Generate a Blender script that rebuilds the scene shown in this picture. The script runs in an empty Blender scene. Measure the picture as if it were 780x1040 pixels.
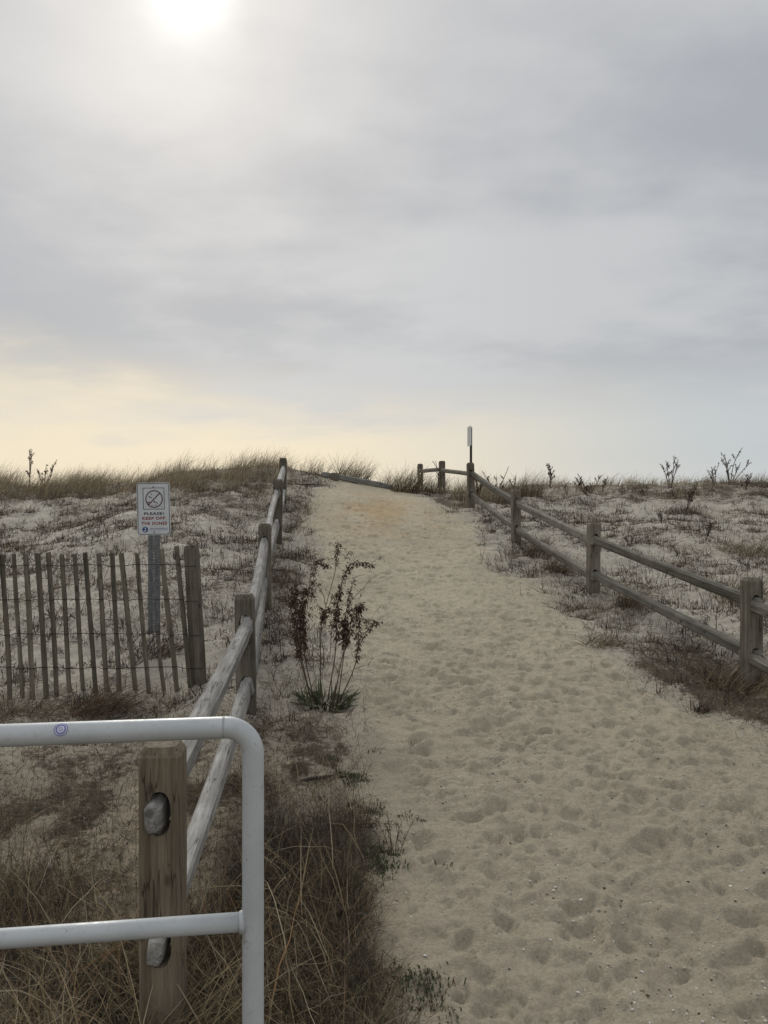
import bpy, bmesh, math, random
import numpy as np
from mathutils import Vector, Matrix

random.seed(11)
RG = np.random.default_rng(5)
R = math.radians
scene = bpy.context.scene
COL = scene.collection
CAM_H, F = 1.6, 820.0            # eye height, focal length in photo pixels


def at(u, v, Y):                 # a photo pixel at a known distance -> place
    return Vector(((u - 390) / F * Y, Y, CAM_H - (v - 520) / F * Y))


# ------------------------------------------------------------------ noise
def h2(ix, iy, seed):
    n = (ix.astype(np.int64) * 374761393 + iy.astype(np.int64) * 668265263 + seed * 1442695041) & 0x7fffffff
    n = ((n ^ (n >> 13)) * 1274126177) & 0x7fffffff
    n = ((n ^ (n >> 15)) * 668265263) & 0x7fffffff
    n = n ^ (n >> 16)
    return (n & 0xffff) / 65535.0


def vn(x, y, seed=0):
    x = np.asarray(x, float); y = np.asarray(y, float)
    ix = np.floor(x); iy = np.floor(y)
    fx = x - ix; fy = y - iy
    fx = fx * fx * fx * (fx * (fx * 6 - 15) + 10); fy = fy * fy * fy * (fy * (fy * 6 - 15) + 10)
    a = h2(ix, iy, seed); b = h2(ix + 1, iy, seed); c = h2(ix, iy + 1, seed); d = h2(ix + 1, iy + 1, seed)
    return (a * (1 - fx) + b * fx) * (1 - fy) + (c * (1 - fx) + d * fx) * fy - 0.5


def fbm(x, y, octv=3, seed=0, gain=0.5):
    s = 0; a = 1.0
    for k in range(octv):
        th = 0.6 * k
        xr = x * math.cos(th) - y * math.sin(th); yr = x * math.sin(th) + y * math.cos(th)
        s = s + a * vn(xr * 2 ** k + 17.3 * k, yr * 2 ** k - 9.1 * k, seed + k)
        a *= gain
    return s


def sstep(a, b, x):
    t = np.clip((x - a) / (b - a), 0, 1)
    return t * t * (3 - 2 * t)


# ------------------------------------------------------------------ terrain
PY = np.array([-60, 0, 2.4, 3.5, 5.2, 6, 7.9, 8.87, 10.7, 11.75, 13.5, 14.7, 16, 17, 17.8, 19, 21, 26, 40, 70, 900])
PS = np.array([-.02, -.01, 0, .045, .13, .17, .28, .345, .485, .558, .69, .80, .90, .975, 1.0, .985, .9, .55, .12, 0, 0])
_ty = np.linspace(-60, 120, 9001)
_ts = np.interp(_ty, PY, PS)
_k = np.hanning(75); _k /= _k.sum()
_ts = np.convolve(np.pad(_ts, 37, mode='edge'), _k, 'valid')
AX = np.array([-400, -20, -8, -5.5, -4, -2.6, -1.5, -0.6, 0.2, 1.2, 2.6, 5, 15, 400])
AA = np.array([2.1, 2.12, 2.16, 2.24, 2.48, 2.60, 2.44, 2.26, 2.13, 2.08, 2.15, 2.20, 2.18, 2.1])
LPATH = (np.array([-60, 0, 2.5, 4, 5.2, 7, 9, 12, 14.5, 17, 60]), np.array([.1, .05, .02, -.05, -.16, -.5, -.8, -1.1, -1.25, -1.2, -1.0]))
RPATH = (np.array([-60, 0, 3, 4.5, 5.6, 7, 9, 12, 15, 17, 60]), np.array([3.2, 3.2, 3.1, 2.75, 2.1, 1.8, 1.78, 1.5, 1.05, .6, .6]))


def pathmask(x, y):
    wob = 0.32 * fbm(x * 1.3, y * 1.0, 4, 40, .6)
    l = np.interp(y, *LPATH); r = np.interp(y, *RPATH)
    return sstep(-.18, .22, x - l + wob) * sstep(-.25, .3, r - x + wob)


def H(x, y):
    x = np.asarray(x, float); y = np.asarray(y, float)
    z = np.interp(x, AX, AA) * np.interp(y, _ty, _ts)
    p = pathmask(x, y)
    hum = sstep(2.5, 8, y)
    z = z + (1 - p) * hum * (0.16 * fbm(x * .55, y * .5, 2, 3) + 0.075 * fbm(x * 2.1, y * 1.8, 3, 9))
    z = z + (1 - p) * 0.035 * fbm(x * 4.5, y * 4.5, 2, 21) * sstep(1.5, 3, y)
    z = z - 0.15 * sstep(-1.1, -1.7, x) * np.exp(-((y - 6.0) / 1.5) ** 2)
    z = z - 0.13 * np.exp(-((x - 2.75) / .9) ** 2 - ((y - 5.9) / 1.1) ** 2)
    z = z + 0.030 * fbm(x * 1.6, y * 1.6, 2, 60) * p
    return z


def hz(x, y):
    return float(H(np.array([x]), np.array([y]))[0])


# ------------------------------------------------------------------ object helpers
def tag(o, label=None, cat=None, group=None, kind=None):
    if label: o['label'] = label
    if cat: o['category'] = cat
    if group: o['group'] = group
    if kind: o['kind'] = kind
    return o


def empty(name, loc, label, cat, group=None, rz=0):
    o = bpy.data.objects.new(name, None)
    o.empty_display_size = .1
    COL.objects.link(o)
    o.location = loc; o.rotation_euler = (0, 0, rz)
    return tag(o, label, cat, group)


def link(name, me, mat=None, parent=None, loc=(0, 0, 0), rot=None, smooth=False):
    o = bpy.data.objects.new(name, me)
    COL.objects.link(o)
    if mat is not None and not me.materials: me.materials.append(mat)
    if parent: o.parent = parent
    o.location = loc
    if rot is not None: o.rotation_euler = rot
    if smooth and len(me.polygons):
        me.polygons.foreach_set('use_smooth', [True] * len(me.polygons))
    return o


def npmesh(name, verts, faces4, cols=None, smooth=False):
    me = bpy.data.meshes.new(name)
    nv, nf = len(verts), len(faces4)
    me.vertices.add(nv); me.vertices.foreach_set('co', np.ascontiguousarray(verts, np.float32).ravel())
    k = faces4.shape[1]
    me.loops.add(nf * k); me.loops.foreach_set('vertex_index', np.ascontiguousarray(faces4, np.int32).ravel())
    me.polygons.add(nf)
    me.polygons.foreach_set('loop_start', np.arange(0, nf * k, k, dtype=np.int32))
    if smooth: me.polygons.foreach_set('use_smooth', np.ones(nf, bool))
    if cols is not None:
        a = me.attributes.new('tint', 'FLOAT_COLOR', 'POINT')
        c4 = np.ones((nv, 4), np.float32); c4[:, :3] = cols
        a.data.foreach_set('color', c4.ravel())
    me.update(calc_edges=True)
    return me


def bm_mesh(bm, name, smooth=False):
    bmesh.ops.recalc_face_normals(bm, faces=bm.faces)
    me = bpy.data.meshes.new(name)
    bm.to_mesh(me); bm.free()
    if smooth: me.polygons.foreach_set('use_smooth', [True] * len(me.polygons))
    return me


def tube_into(V, Fc, pts, rad, n=7, cap=True):
    pts = [Vector(p) for p in pts]
    m = len(pts)
    if not hasattr(rad, '__len__'): rad = [rad] * m
    prev = None
    b0 = len(V)
    for i, p in enumerate(pts):
        t = (pts[min(i + 1, m - 1)] - pts[max(i - 1, 0)]).normalized()
        if prev is None:
            a = Vector((0, 0, 1)) if abs(t.z) < .9 else Vector((1, 0, 0))
            u = t.cross(a).normalized()
        else:
            u = (prev - t * prev.dot(t)).normalized()
        prev = u
        w = t.cross(u)
        for k in range(n):
            an = 2 * math.pi * k / n
            V.append(p + (u * math.cos(an) + w * math.sin(an)) * rad[i])
    for i in range(m - 1):
        for k in range(n):
            a = b0 + i * n + k; b = b0 + i * n + (k + 1) % n
            Fc.append((a, b, b + n, a + n))
    if cap:
        Fc.append(tuple(b0 + k for k in range(n))[::-1])
        Fc.append(tuple(b0 + (m - 1) * n + k for k in range(n)))


def tube_mesh(name, pts, rad, n=7, smooth=True):
    V, Fc = [], []
    tube_into(V, Fc, pts, rad, n)
    me = bpy.data.meshes.new(name)
    me.from_pydata([tuple(v) for v in V], [], Fc)
    if smooth: me.polygons.foreach_set('use_smooth', [True] * len(me.polygons))
    return me


def pyd(name, V, Fc, smooth=False):
    me = bpy.data.meshes.new(name)
    me.from_pydata([tuple(v) for v in V], [], [tuple(f) for f in Fc])
    if smooth: me.polygons.foreach_set('use_smooth', [True] * len(me.polygons))
    me.update()
    return me


# ------------------------------------------------------------------ materials
def new_mat(name):
    m = bpy.data.materials.new(name); m.use_nodes = True
    nt = m.node_tree
    return m, nt, nt.nodes['Principled BSDF']


def N(nt, typ, **kw):
    n = nt.nodes.new(typ)
    for k, v in kw.items():
        if k == 'ins':
            for a, b in v.items(): n.inputs[a].default_value = b
        else: setattr(n, k, v)
    return n


def mixc(nt, fac, a, b, blend='MIX'):
    n = nt.nodes.new('ShaderNodeMix'); n.data_type = 'RGBA'; n.blend_type = blend
    for sock, val in ((0, fac), (6, a), (7, b)):
        if hasattr(val, 'is_output'): nt.links.new(val, n.inputs[sock])
        elif sock == 0: n.inputs[0].default_value = val
        else: n.inputs[sock].default_value = (*val, 1) if len(val) == 3 else val
    return n.outputs[2]


def ramp(nt, val, lo, hi, a=0.0, b=1.0):
    n = nt.nodes.new('ShaderNodeMapRange'); n.interpolation_type = 'SMOOTHSTEP'
    for i, q in ((1, lo), (2, hi), (3, a), (4, b)): n.inputs[i].default_value = q
    nt.links.new(val, n.inputs[0])
    return n.outputs[0]


def mth(nt, op, a, b=None, clamp=False):
    n = nt.nodes.new('ShaderNodeMath'); n.operation = op; n.use_clamp = clamp
    for i, q in enumerate((a, b)):
        if q is None: continue
        if hasattr(q, 'is_output'): nt.links.new(q, n.inputs[i])
        else: n.inputs[i].default_value = q
    return n.outputs[0]


def noise(nt, vec, scale, detail=3, rough=.55):
    n = nt.nodes.new('ShaderNodeTexNoise')
    n.inputs['Scale'].default_value = scale; n.inputs['Detail'].default_value = detail; n.inputs['Roughness'].default_value = rough
    if vec is not None: nt.links.new(vec, n.inputs['Vector'])
    return n.outputs['Fac']


def wood(name, dark, light, axis='Z', crack=.6, rough=.85, knots=False):
    m, nt, b = new_mat(name)
    tc = N(nt, 'ShaderNodeTexCoord')
    oi = N(nt, 'ShaderNodeObjectInfo')
    mp = N(nt, 'ShaderNodeMapping')
    mp.inputs['Scale'].default_value = {'Z': (26, 26, 1.3), 'Y': (26, 1.3, 26)}[axis]
    off = N(nt, 'ShaderNodeVectorMath', operation='SCALE'); off.inputs['Scale'].default_value = 37
    cmb = N(nt, 'ShaderNodeCombineXYZ')
    for i in range(3): nt.links.new(oi.outputs['Random'], cmb.inputs[i])
    nt.links.new(cmb.outputs[0], off.inputs[0])
    nt.links.new(off.outputs[0], mp.inputs['Location'])
    nt.links.new(tc.outputs['Object'], mp.inputs['Vector'])
    g = noise(nt, mp.outputs[0], 1.0, 6, .65)
    g2 = noise(nt, mp.outputs[0], 3.6, 5, .7)
    blot = noise(nt, tc.outputs['Object'], 5, 3)
    c = mixc(nt, ramp(nt, g, .3, .7), dark, light)
    c = mixc(nt, ramp(nt, g2, .35, .7, 0, .5), c, tuple(q * .55 for q in dark))
    c = mixc(nt, ramp(nt, blot, .42, .7, 0, .45), c, tuple(q * .7 + .01 for q in dark))
    ck = ramp(nt, g, .36, .31, 0, crack)
    c = mixc(nt, ck, c, tuple(q * .25 for q in dark))
    mp2 = N(nt, 'ShaderNodeMapping')
    mp2.inputs['Scale'].default_value = {'Z': (38, 38, 2.2), 'Y': (38, 2.2, 38)}[axis]
    nt.links.new(off.outputs[0], mp2.inputs['Location']); nt.links.new(tc.outputs['Object'], mp2.inputs['Vector'])
    g4 = noise(nt, mp2.outputs[0], 1.0, 2, .4)
    crk = mth(nt, 'MULTIPLY', ramp(nt, mth(nt, 'ABSOLUTE', mth(nt, 'SUBTRACT', g4, .52)), .014, .004), ramp(nt, blot, .44, .56))
    c = mixc(nt, mth(nt, 'MULTIPLY', crk, .65), c, tuple(q * .16 for q in dark))
    vo = N(nt, 'ShaderNodeTexVoronoi'); vo.inputs['Scale'].default_value = 1.0
    mp3 = N(nt, 'ShaderNodeMapping'); mp3.inputs['Scale'].default_value = {'Z': (9, 9, 5), 'Y': (9, 5, 9)}[axis]
    nt.links.new(off.outputs[0], mp3.inputs['Location']); nt.links.new(tc.outputs['Object'], mp3.inputs['Vector']); nt.links.new(mp3.outputs[0], vo.inputs['Vector'])
    c = mixc(nt, ramp(nt, vo.outputs['Distance'], .17, .09, 0, .7), c, tuple(q * .4 for q in dark))
    # per-piece tone
    hv = N(nt, 'ShaderNodeHueSaturation')
    nt.links.new(c, hv.inputs['Color'])
    nt.links.new(mth(nt, 'MULTIPLY_ADD', oi.outputs['Random'], .5), hv.inputs['Value'])
    hv.inputs['Value'].links[0].from_node.inputs[2].default_value = .74
    nt.links.new(hv.outputs[0], b.inputs['Base Color'])
    b.inputs['Roughness'].default_value = rough
    b.inputs['Specular IOR Level'].default_value = .25
    bp = N(nt, 'ShaderNodeBump'); bp.inputs['Strength'].default_value = .75; bp.inputs['Distance'].default_value = .006
    nt.links.new(mth(nt, 'SUBTRACT', mth(nt, 'ADD', g, mth(nt, 'MULTIPLY', g2, .6)), mth(nt, 'MULTIPLY', crk, 1.2)), bp.inputs['Height'])
    nt.links.new(bp.outputs[0], b.inputs['Normal'])
    return m


def tint_mat(name, rough=.8, trans=0.0, gain=1.0):
    m, nt, b = new_mat(name)
    at_ = N(nt, 'ShaderNodeAttribute', attribute_name='tint')
    b.inputs['Roughness'].default_value = rough; b.inputs['Specular IOR Level'].default_value = .2
    nt.links.new(at_.outputs['Color'], b.inputs['Base Color'])
    if trans:
        tr = N(nt, 'ShaderNodeBsdfTranslucent'); ms = N(nt, 'ShaderNodeMixShader'); ms.inputs[0].default_value = trans
        nt.links.new(at_.outputs['Color'], tr.inputs['Color'])
        nt.links.new(b.outputs[0], ms.inputs[1]); nt.links.new(tr.outputs[0], ms.inputs[2])
        nt.links.new(ms.outputs[0], nt.nodes['Material Output'].inputs['Surface'])
    return m


def plain(name, col, rough=.6, metal=0.0, var=.15, scale=40, spec=.4):
    m, nt, b = new_mat(name)
    tc = N(nt, 'ShaderNodeTexCoord')
    n1 = noise(nt, tc.outputs['Object'], scale, 4, .6)
    c = mixc(nt, ramp(nt, n1, .3, .7), tuple(q * (1 - var) for q in col), tuple(min(1, q * (1 + var)) for q in col))
    nt.links.new(c, b.inputs['Base Color'])
    b.inputs['Roughness'].default_value = rough; b.inputs['Metallic'].default_value = metal
    b.inputs['Specular IOR Level'].default_value = spec
    return m


M = {}
M['post_brown'] = wood('brown_post_wood', (.125, .099, .068), (.25, .205, .148), 'Z', .85)
M['post_grey'] = wood('grey_post_wood', (.095, .083, .063), (.205, .183, .147), 'Z', .65)
M['rail_silver'] = wood('silver_rail_wood', (.21, .20, .185), (.42, .405, .38), 'Y', .75)
M['rail_grey'] = wood('grey_rail_wood', (.105, .096, .077), (.24, .222, .185), 'Y', .7)
M['picket'] = wood('picket_wood', (.095, .084, .062), (.20, .178, .138), 'Z', .5)
M['log'] = wood('bleached_log', (.12, .115, .105), (.27, .26, .24), 'Y', .6)
M['wire'] = plain('rusty_wire', (.03, .024, .02), .7, .3)
M['grass'] = tint_mat('dry_grass_blades', .75, .3)
M['twig'] = tint_mat('dead_twigs', .9, 0)
M['leaf'] = tint_mat('withered_leaves', .85, .12)
M['steel'] = plain('sign_post_steel', (.12, .125, .13), .6, .15, .3, 25)
M['sign_white'] = plain('sign_face_white', (.50, .52, .54), .5, 0, .08, 12)
M['sign_back'] = plain('sign_edge_aluminium', (.42, .44, .45), .45, .6)
M['ink_black'] = plain('sign_ink_black', (.016, .016, .018), .6)
M['ink_ring'] = plain('sign_ink_ring', (.075, .014, .018), .6)
M['ink_red'] = plain('sign_ink_red', (.20, .016, .024), .6)
M['ink_blue'] = plain('sign_ink_blue', (.025, .06, .19), .6)
M['shell'] = tint_mat('shell_bits', .5, 0)
M['violet'] = plain('sticker_violet_ink', (.13, .12, .30), .6)
M['sticker'] = plain('sticker_paper', (.50, .51, .60), .6)

# handrail paint: light grey enamel with grime specks
m, nt, b = new_mat('handrail_paint')
tc = N(nt, 'ShaderNodeTexCoord')
n1 = noise(nt, tc.outputs['Object'], 9, 4); n2 = noise(nt, tc.outputs['Object'], 160, 2)
n3 = noise(nt, tc.outputs['Object'], 55, 5, .7)
c = mixc(nt, ramp(nt, n1, .3, .7), (.385, .405, .415), (.44, .46, .47))
c = mixc(nt, ramp(nt, n3, .54, .68, 0, .3), c, (.30, .30, .285))
n4 = noise(nt, tc.outputs['Object'], 24, 6, .75); n5 = noise(nt, tc.outputs['Object'], 75, 3, .6)
c = mixc(nt, ramp(nt, n4, .63, .67, 0, .7), c, (.24, .215, .18))
c = mixc(nt, ramp(nt, n5, .70, .73, 0, .85), c, (.13, .085, .055))
c = mixc(nt, ramp(nt, n2, .70, .75, 0, .65), c, (.16, .14, .12))
nt.links.new(c, b.inputs['Base Color'])
nt.links.new(ramp(nt, n3, .3, .7, .34, .50), b.inputs['Roughness'])
bp = N(nt, 'ShaderNodeBump'); bp.inputs['Strength'].default_value = .12; bp.inputs['Distance'].default_value = .002
nt.links.new(n3, bp.inputs['Height']); nt.links.new(bp.outputs[0], b.inputs['Normal'])
M['paint'] = m

# sand
m, nt, b = new_mat('dune_sand')
geo = N(nt, 'ShaderNodeNewGeometry')
P = geo.outputs['Position']
at_ = N(nt, 'ShaderNodeAttribute', attribute_name='tint')
sep = N(nt, 'ShaderNodeSeparateColor'); nt.links.new(at_.outputs['Color'], sep.inputs[0])
pm, lit, ora = sep.outputs[0], sep.outputs[1], sep.outputs[2]
nb = noise(nt, P, 1.1, 4); nm = noise(nt, P, 9, 5, .6); nf = noise(nt, P, 70, 4, .7); ng = noise(nt, P, 420, 2, .6)
sepp = N(nt, 'ShaderNodeSeparateXYZ'); nt.links.new(P, sepp.inputs[0])
paler = ramp(nt, mth(nt, 'ADD', sepp.outputs[1], mth(nt, 'MULTIPLY', nb, 2.0)), 3.2, 10.5)  # trodden sand darker near the eye, paler uphill, along a noisy distance ramp
trod = mixc(nt, paler, (.42, .367, .275), (.545, .484, .36))
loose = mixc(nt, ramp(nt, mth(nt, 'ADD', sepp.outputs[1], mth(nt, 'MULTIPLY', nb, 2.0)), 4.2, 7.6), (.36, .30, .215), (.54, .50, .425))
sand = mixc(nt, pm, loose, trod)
sand = mixc(nt, ora, sand, (.50, .345, .165))
sand = mixc(nt, ramp(nt, nb, .35, .68, 0, .30), sand, (.30, .262, .195))
sand = mixc(nt, ramp(nt, nm, .45, .72, 0, .42), sand, (.25, .215, .165))
sand = mixc(nt, ramp(nt, nf, .34, .70, 0, .45), sand, (.19, .163, .122))
sand = mixc(nt, ramp(nt, ng, .56, .74, 0, .5), sand, (.15, .125, .095))
sand = mixc(nt, ramp(nt, ng, .40, .26, 0, .4), sand, (.56, .51, .43))
# dead plant crumbs and soil stain where things grow
l1 = noise(nt, P, 26, 6, .72); l2 = noise(nt, P, 6, 4, .6); l3 = noise(nt, P, 110, 4, .7)
lm = mth(nt, 'ADD', mth(nt, 'MULTIPLY', l1, .5), mth(nt, 'ADD', mth(nt, 'MULTIPLY', l2, .25), mth(nt, 'MULTIPLY', l3, .25)))
thr = mth(nt, 'SUBTRACT', .69, mth(nt, 'MULTIPLY', lit, .37))
lf = mth(nt, 'MULTIPLY', mth(nt, 'SUBTRACT', lm, thr), 13.0, True)
lcol = mixc(nt, ramp(nt, l2, .35, .65), (.10, .07, .044), (.05, .037, .028))
lcol = mixc(nt, ramp(nt, l3, .50, .66), lcol, (.19, .148, .098))
lcol = mixc(nt, ramp(nt, l1, .52, .40, 0, .8), lcol, (.035, .027, .021))
sand = mixc(nt, mth(nt, 'MULTIPLY', lf, .88), sand, lcol)
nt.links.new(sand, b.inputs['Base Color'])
b.inputs['Roughness'].default_value = .95; b.inputs['Specular IOR Level'].default_value = .12
bp = N(nt, 'ShaderNodeBump'); bp.inputs['Strength'].default_value = 1.0; bp.inputs['Distance'].default_value = .028
hh = mth(nt, 'ADD', mth(nt, 'MULTIPLY', nm, .9), mth(nt, 'ADD', mth(nt, 'MULTIPLY', nf, .45), mth(nt, 'MULTIPLY', ng, .12)))
nt.links.new(hh, bp.inputs['Height']); nt.links.new(bp.outputs[0], b.inputs['Normal'])
M['sand'] = m

# ------------------------------------------------------------------ ground sheet


def grow(a, b, d0, g):
    out = [a]; d = d0
    while out[-1] + d < b:
        out.append(out[-1] + d); d *= g
    return out + [b]


xs_r = list(np.arange(-.9, 3.3, .015)) + list(np.arange(3.3, 6, .035)) + grow(6, 14, .05, 1.01)[0:] + grow(14.4, 600, .4, 1.12)
xs_l = [-.9 - q for q in np.arange(.025, 3.0, .025)] + [-q for q in np.arange(3.92, 7, .04)] + [-q for q in grow(7, 14, .05, 1.01)] + [-q for q in grow(14.4, 600, .4, 1.12)]
xs = np.unique(np.round(np.array(xs_l + xs_r), 4))
ys = np.unique(np.round(np.array([-q for q in grow(0.3, 150, .4, 1.2)] + list(np.arange(-.3, 1.8, .06)) + list(np.arange(1.8, 5, .014)) + list(np.arange(5, 8, .018)) + list(np.arange(8, 13, .028)) + list(np.arange(13, 19.5, .05)) + grow(19.5, 700, .12, 1.09)), 4))
GX, GY = np.meshgrid(xs, ys)
Z = H(GX, GY)
PMK = pathmask(GX, GY)
# footprints, scuffs and small churned lumps on the trodden sand
fp = np.zeros_like(Z)
rng = np.random.default_rng(23)
for k in range(4600):
    y = 1.2 + 15 * rng.random() ** 1.25
    l = np.interp(y, *LPATH); r_ = np.interp(y, *RPATH)
    x = l + .15 + (r_ - l - .2) * rng.random()
    big = rng.random()
    ra = .020 + .060 * big ** 2.4; rb = ra * (.42 + .4 * rng.random()); an = rng.normal(math.pi / 2, .75)
    dep = .006 + .021 * rng.random() * (ra / .08)
    if k % 38 == 0: ra, dep, y = .075 + .03 * rng.random(), .018, 2 + 4.5 * rng.random(); rb = ra * (.6 + .3 * rng.random())
    e = ra * 2.4
    i0, i1 = np.searchsorted(ys, [y - e, y + e]); j0, j1 = np.searchsorted(xs, [x - e, x + e])
    if i1 - i0 < 2 or j1 - j0 < 2: continue
    dx = GX[i0:i1, j0:j1] - x; dy = GY[i0:i1, j0:j1] - y
    w = .6 * vn(GX[i0:i1, j0:j1] * 14, GY[i0:i1, j0:j1] * 14, 77 + k)
    uu = (dx * math.cos(an) + dy * math.sin(an)) / ra; vv = (-dx * math.sin(an) + dy * math.cos(an)) / rb
    q = np.sqrt(uu * uu + vv * vv) * (1 + w)
    fp[i0:i1, j0:j1] += -dep * np.exp(-(q ** 3)) + dep * .45 * np.exp(-((q - 1.35) / .33) ** 2)
fp = np.clip(fp, -.038, .018)
churn = .020 * fbm(GX * 6.5, GY * 7.5, 3, 200, .6) + .013 * fbm(GX * 17, GY * 21, 3, 300, .7)
fade = sstep(19, 13, GY)
Z = Z + PMK * fade * (fp + churn) + (1 - PMK) * sstep(22, 17, GY) * (.010 * fbm(GX * 20, GY * 20, 2, 333) + .03 * fbm(GX * 7, GY * 7, 2, 350))


def litter(x, y):
    p = pathmask(x, y)
    l = np.interp(y, *LPATH); r_ = np.interp(y, *RPATH)
    patch = fbm(x * .8, y * .7, 3, 500) + .5 * fbm(x * 3, y * 2.6, 2, 520)
    d = .30 + .42 * patch + .14 * (x < -1)
    near_l = sstep(6.2, 4.2, y) * sstep(.15, -.25, x - l)
    left_sand = sstep(-.95, -1.4, x) * sstep(5.2, 4.6, y) * sstep(3.0, 3.8, y)
    gap = sstep(-.30, .15, fbm(x * 2.6, y * 2.2, 3, 940) + .35 * fbm(x * 9, y * 8, 2, 945))
    d = np.maximum(d, near_l * np.maximum(.52 + .48 * gap, sstep(-.75, -.5, x) * sstep(4.1, 3.5, y) * (.86 + .14 * gap)) * (1.0 - .26 * left_sand))
    d = np.maximum(d, sstep(-.3, .1, x - (r_ + .1)) * sstep(1.5, .7, x - r_) * sstep(8.5, 6, y) * (.78 + .5 * patch))
    d = np.maximum(d, sstep(14, 15.5, y) * (.62 + .4 * patch))
    return np.clip(d * (1 - p) + .10 * p, 0, 1)


LT = litter(GX, GY)
OR = .8 * np.exp(-((GX + .1) / 1.05) ** 2) * np.exp(-((GY - 14.0) / 2.1) ** 2) * np.clip(.75 + 1.2 * fbm(GX * 2, GY * 1.4, 3, 610), 0, 1) * .9
# far from the dune everything is plain sand
ny, nx = Z.shape
V = np.stack([GX, GY, Z], -1).reshape(-1, 3)
idx = np.arange(ny * nx).reshape(ny, nx)
Fq = np.stack([idx[:-1, :-1], idx[:-1, 1:], idx[1:, 1:], idx[1:, :-1]], -1).reshape(-1, 4)
cols = np.stack([PMK, LT, OR], -1).reshape(-1, 3)
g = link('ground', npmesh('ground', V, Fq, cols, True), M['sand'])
tag(g, 'pale dune sand rising to a crest with a trodden footpath', 'ground', kind='structure')

# bilinear lookup of the finished surface


def HG(x, y):
    x = np.atleast_1d(np.asarray(x, float)); y = np.atleast_1d(np.asarray(y, float))
    j = np.clip(np.searchsorted(xs, x) - 1, 0, nx - 2); i = np.clip(np.searchsorted(ys, y) - 1, 0, ny - 2)
    fx = np.clip((x - xs[j]) / (xs[j + 1] - xs[j]), 0, 1); fy = np.clip((y - ys[i]) / (ys[i + 1] - ys[i]), 0, 1)
    return (Z[i, j] * (1 - fx) + Z[i, j + 1] * fx) * (1 - fy) + (Z[i + 1, j] * (1 - fx) + Z[i + 1, j + 1] * fx) * fy


def hg(x, y): return float(HG(x, y)[0])


def foot(u, Y, dz=0.0):          # where the ground is at that bearing and distance
    x = (u - 390) / F * Y
    return Vector((x, Y, hg(x, Y) + dz))


def on_ground(u, v, y0=1.6, y1=19.0):   # first ground point seen along that ray from the eye
    Ys = np.linspace(y0, y1, 4000)
    gz = HG((u - 390) / F * Ys, Ys)
    hit = np.nonzero(gz >= CAM_H - (v - 520) / F * Ys)[0]
    Y = float(Ys[hit[0]]) if len(hit) else y1
    return Vector(((u - 390) / F * Y, Y, hg((u - 390) / F * Y, Y)))


# ------------------------------------------------------------------ blades
def blades(x, y, az, L, w, t0, dt, cols, S=3, sink=.01, z=None, clamp=True, zig=0.0):
    n = len(x)
    rs = np.random.default_rng(n + S)
    zb = (HG(x, y) if z is None else z) - sink
    P_ = np.zeros((n, S + 1, 3)); P_[:, 0] = np.stack([x, y, zb], -1)
    aa = az.copy()
    for k in range(1, S + 1):
        t = t0 + dt * (k - .5) / S + (rs.normal(0, zig, n) if zig else 0)
        if zig: aa = aa + rs.normal(0, zig, n)
        P_[:, k] = P_[:, k - 1] + np.stack([np.sin(t) * np.cos(aa), np.sin(t) * np.sin(aa), np.cos(t)], -1) * (L / S)[:, None]
    if clamp:
        gz = HG(P_[:, 1:, 0].ravel(), P_[:, 1:, 1].ravel()).reshape(n, S) + .004 + .012 * rs.random((n, 1))
        P_[:, 1:, 2] = np.maximum(P_[:, 1:, 2], gz)
    wa = az + math.pi / 2 + rs.normal(0, .7, n)
    wt = rs.normal(0, .45, n)
    wd = np.stack([np.cos(wa) * np.cos(wt), np.sin(wa) * np.cos(wt), np.sin(wt)], -1)
    ks = np.arange(S + 1) / S
    ww = w[:, None] * .5 * (1 - .8 * ks ** 1.6)[None, :]
    A = P_ - wd[:, None, :] * ww[..., None]; B = P_ + wd[:, None, :] * ww[..., None]
    V = np.stack([A, B], 2).reshape(-1, 3)
    base = (np.arange(n) * (S + 1) * 2)[:, None] + (np.arange(S) * 2)[None, :]
    Fq = np.stack([base, base + 1, base + 3, base + 2], -1).reshape(-1, 4)
    C_ = np.repeat(cols, (S + 1) * 2, axis=0)
    return V, Fq, C_


def join_blades(parts):
    Vs, Fs, Cs, o = [], [], [], 0
    for v, f, c in parts:
        Vs.append(v); Fs.append(f + o); Cs.append(c); o += len(v)
    return np.concatenate(Vs), np.concatenate(Fs), np.concatenate(Cs)


def pal(n, cols, rg=RG, jit=.18):
    cols = np.array(cols)
    k = rg.integers(0, len(cols), n)
    return np.clip(cols[k] * (1 + rg.normal(0, jit, (n, 1))), .008, .8)


STRAW = [(.30, .235, .14), (.24, .185, .105), (.19, .145, .085), (.36, .30, .20)]
OLIVE = [(.15, .125, .07), (.19, .15, .085), (.11, .095, .055), (.22, .175, .11)]
BROWN = [(.085, .058, .038), (.12, .08, .05), (.06, .043, .032), (.14, .10, .065)]
DARK = [(.042, .03, .024), (.06, .042, .031), (.03, .024, .021), (.075, .05, .036)]
GREEN = [(.055, .072, .034), (.08, .095, .048), (.045, .058, .03), (.10, .105, .06)]
CREST = [(.27, .225, .15), (.33, .275, .185), (.20, .16, .105), (.38, .32, .22), (.15, .115, .075)]
GREYT = [(.13, .115, .095), (.19, .17, .14), (.10, .088, .072)]


def sample(n, x0, x1, y0, y1, dens, rg=RG):
    xs_, ys_ = [], []
    tot = 0
    while tot < n:
        x = x0 + (x1 - x0) * rg.random(n * 3); y = y0 + (y1 - y0) * rg.random(n * 3)
        k = rg.random(n * 3) < dens(x, y)
        xs_.append(x[k]); ys_.append(y[k]); tot += k.sum()
        if len(xs_) > 60: break
    return np.concatenate(xs_)[:n], np.concatenate(ys_)[:n]


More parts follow.
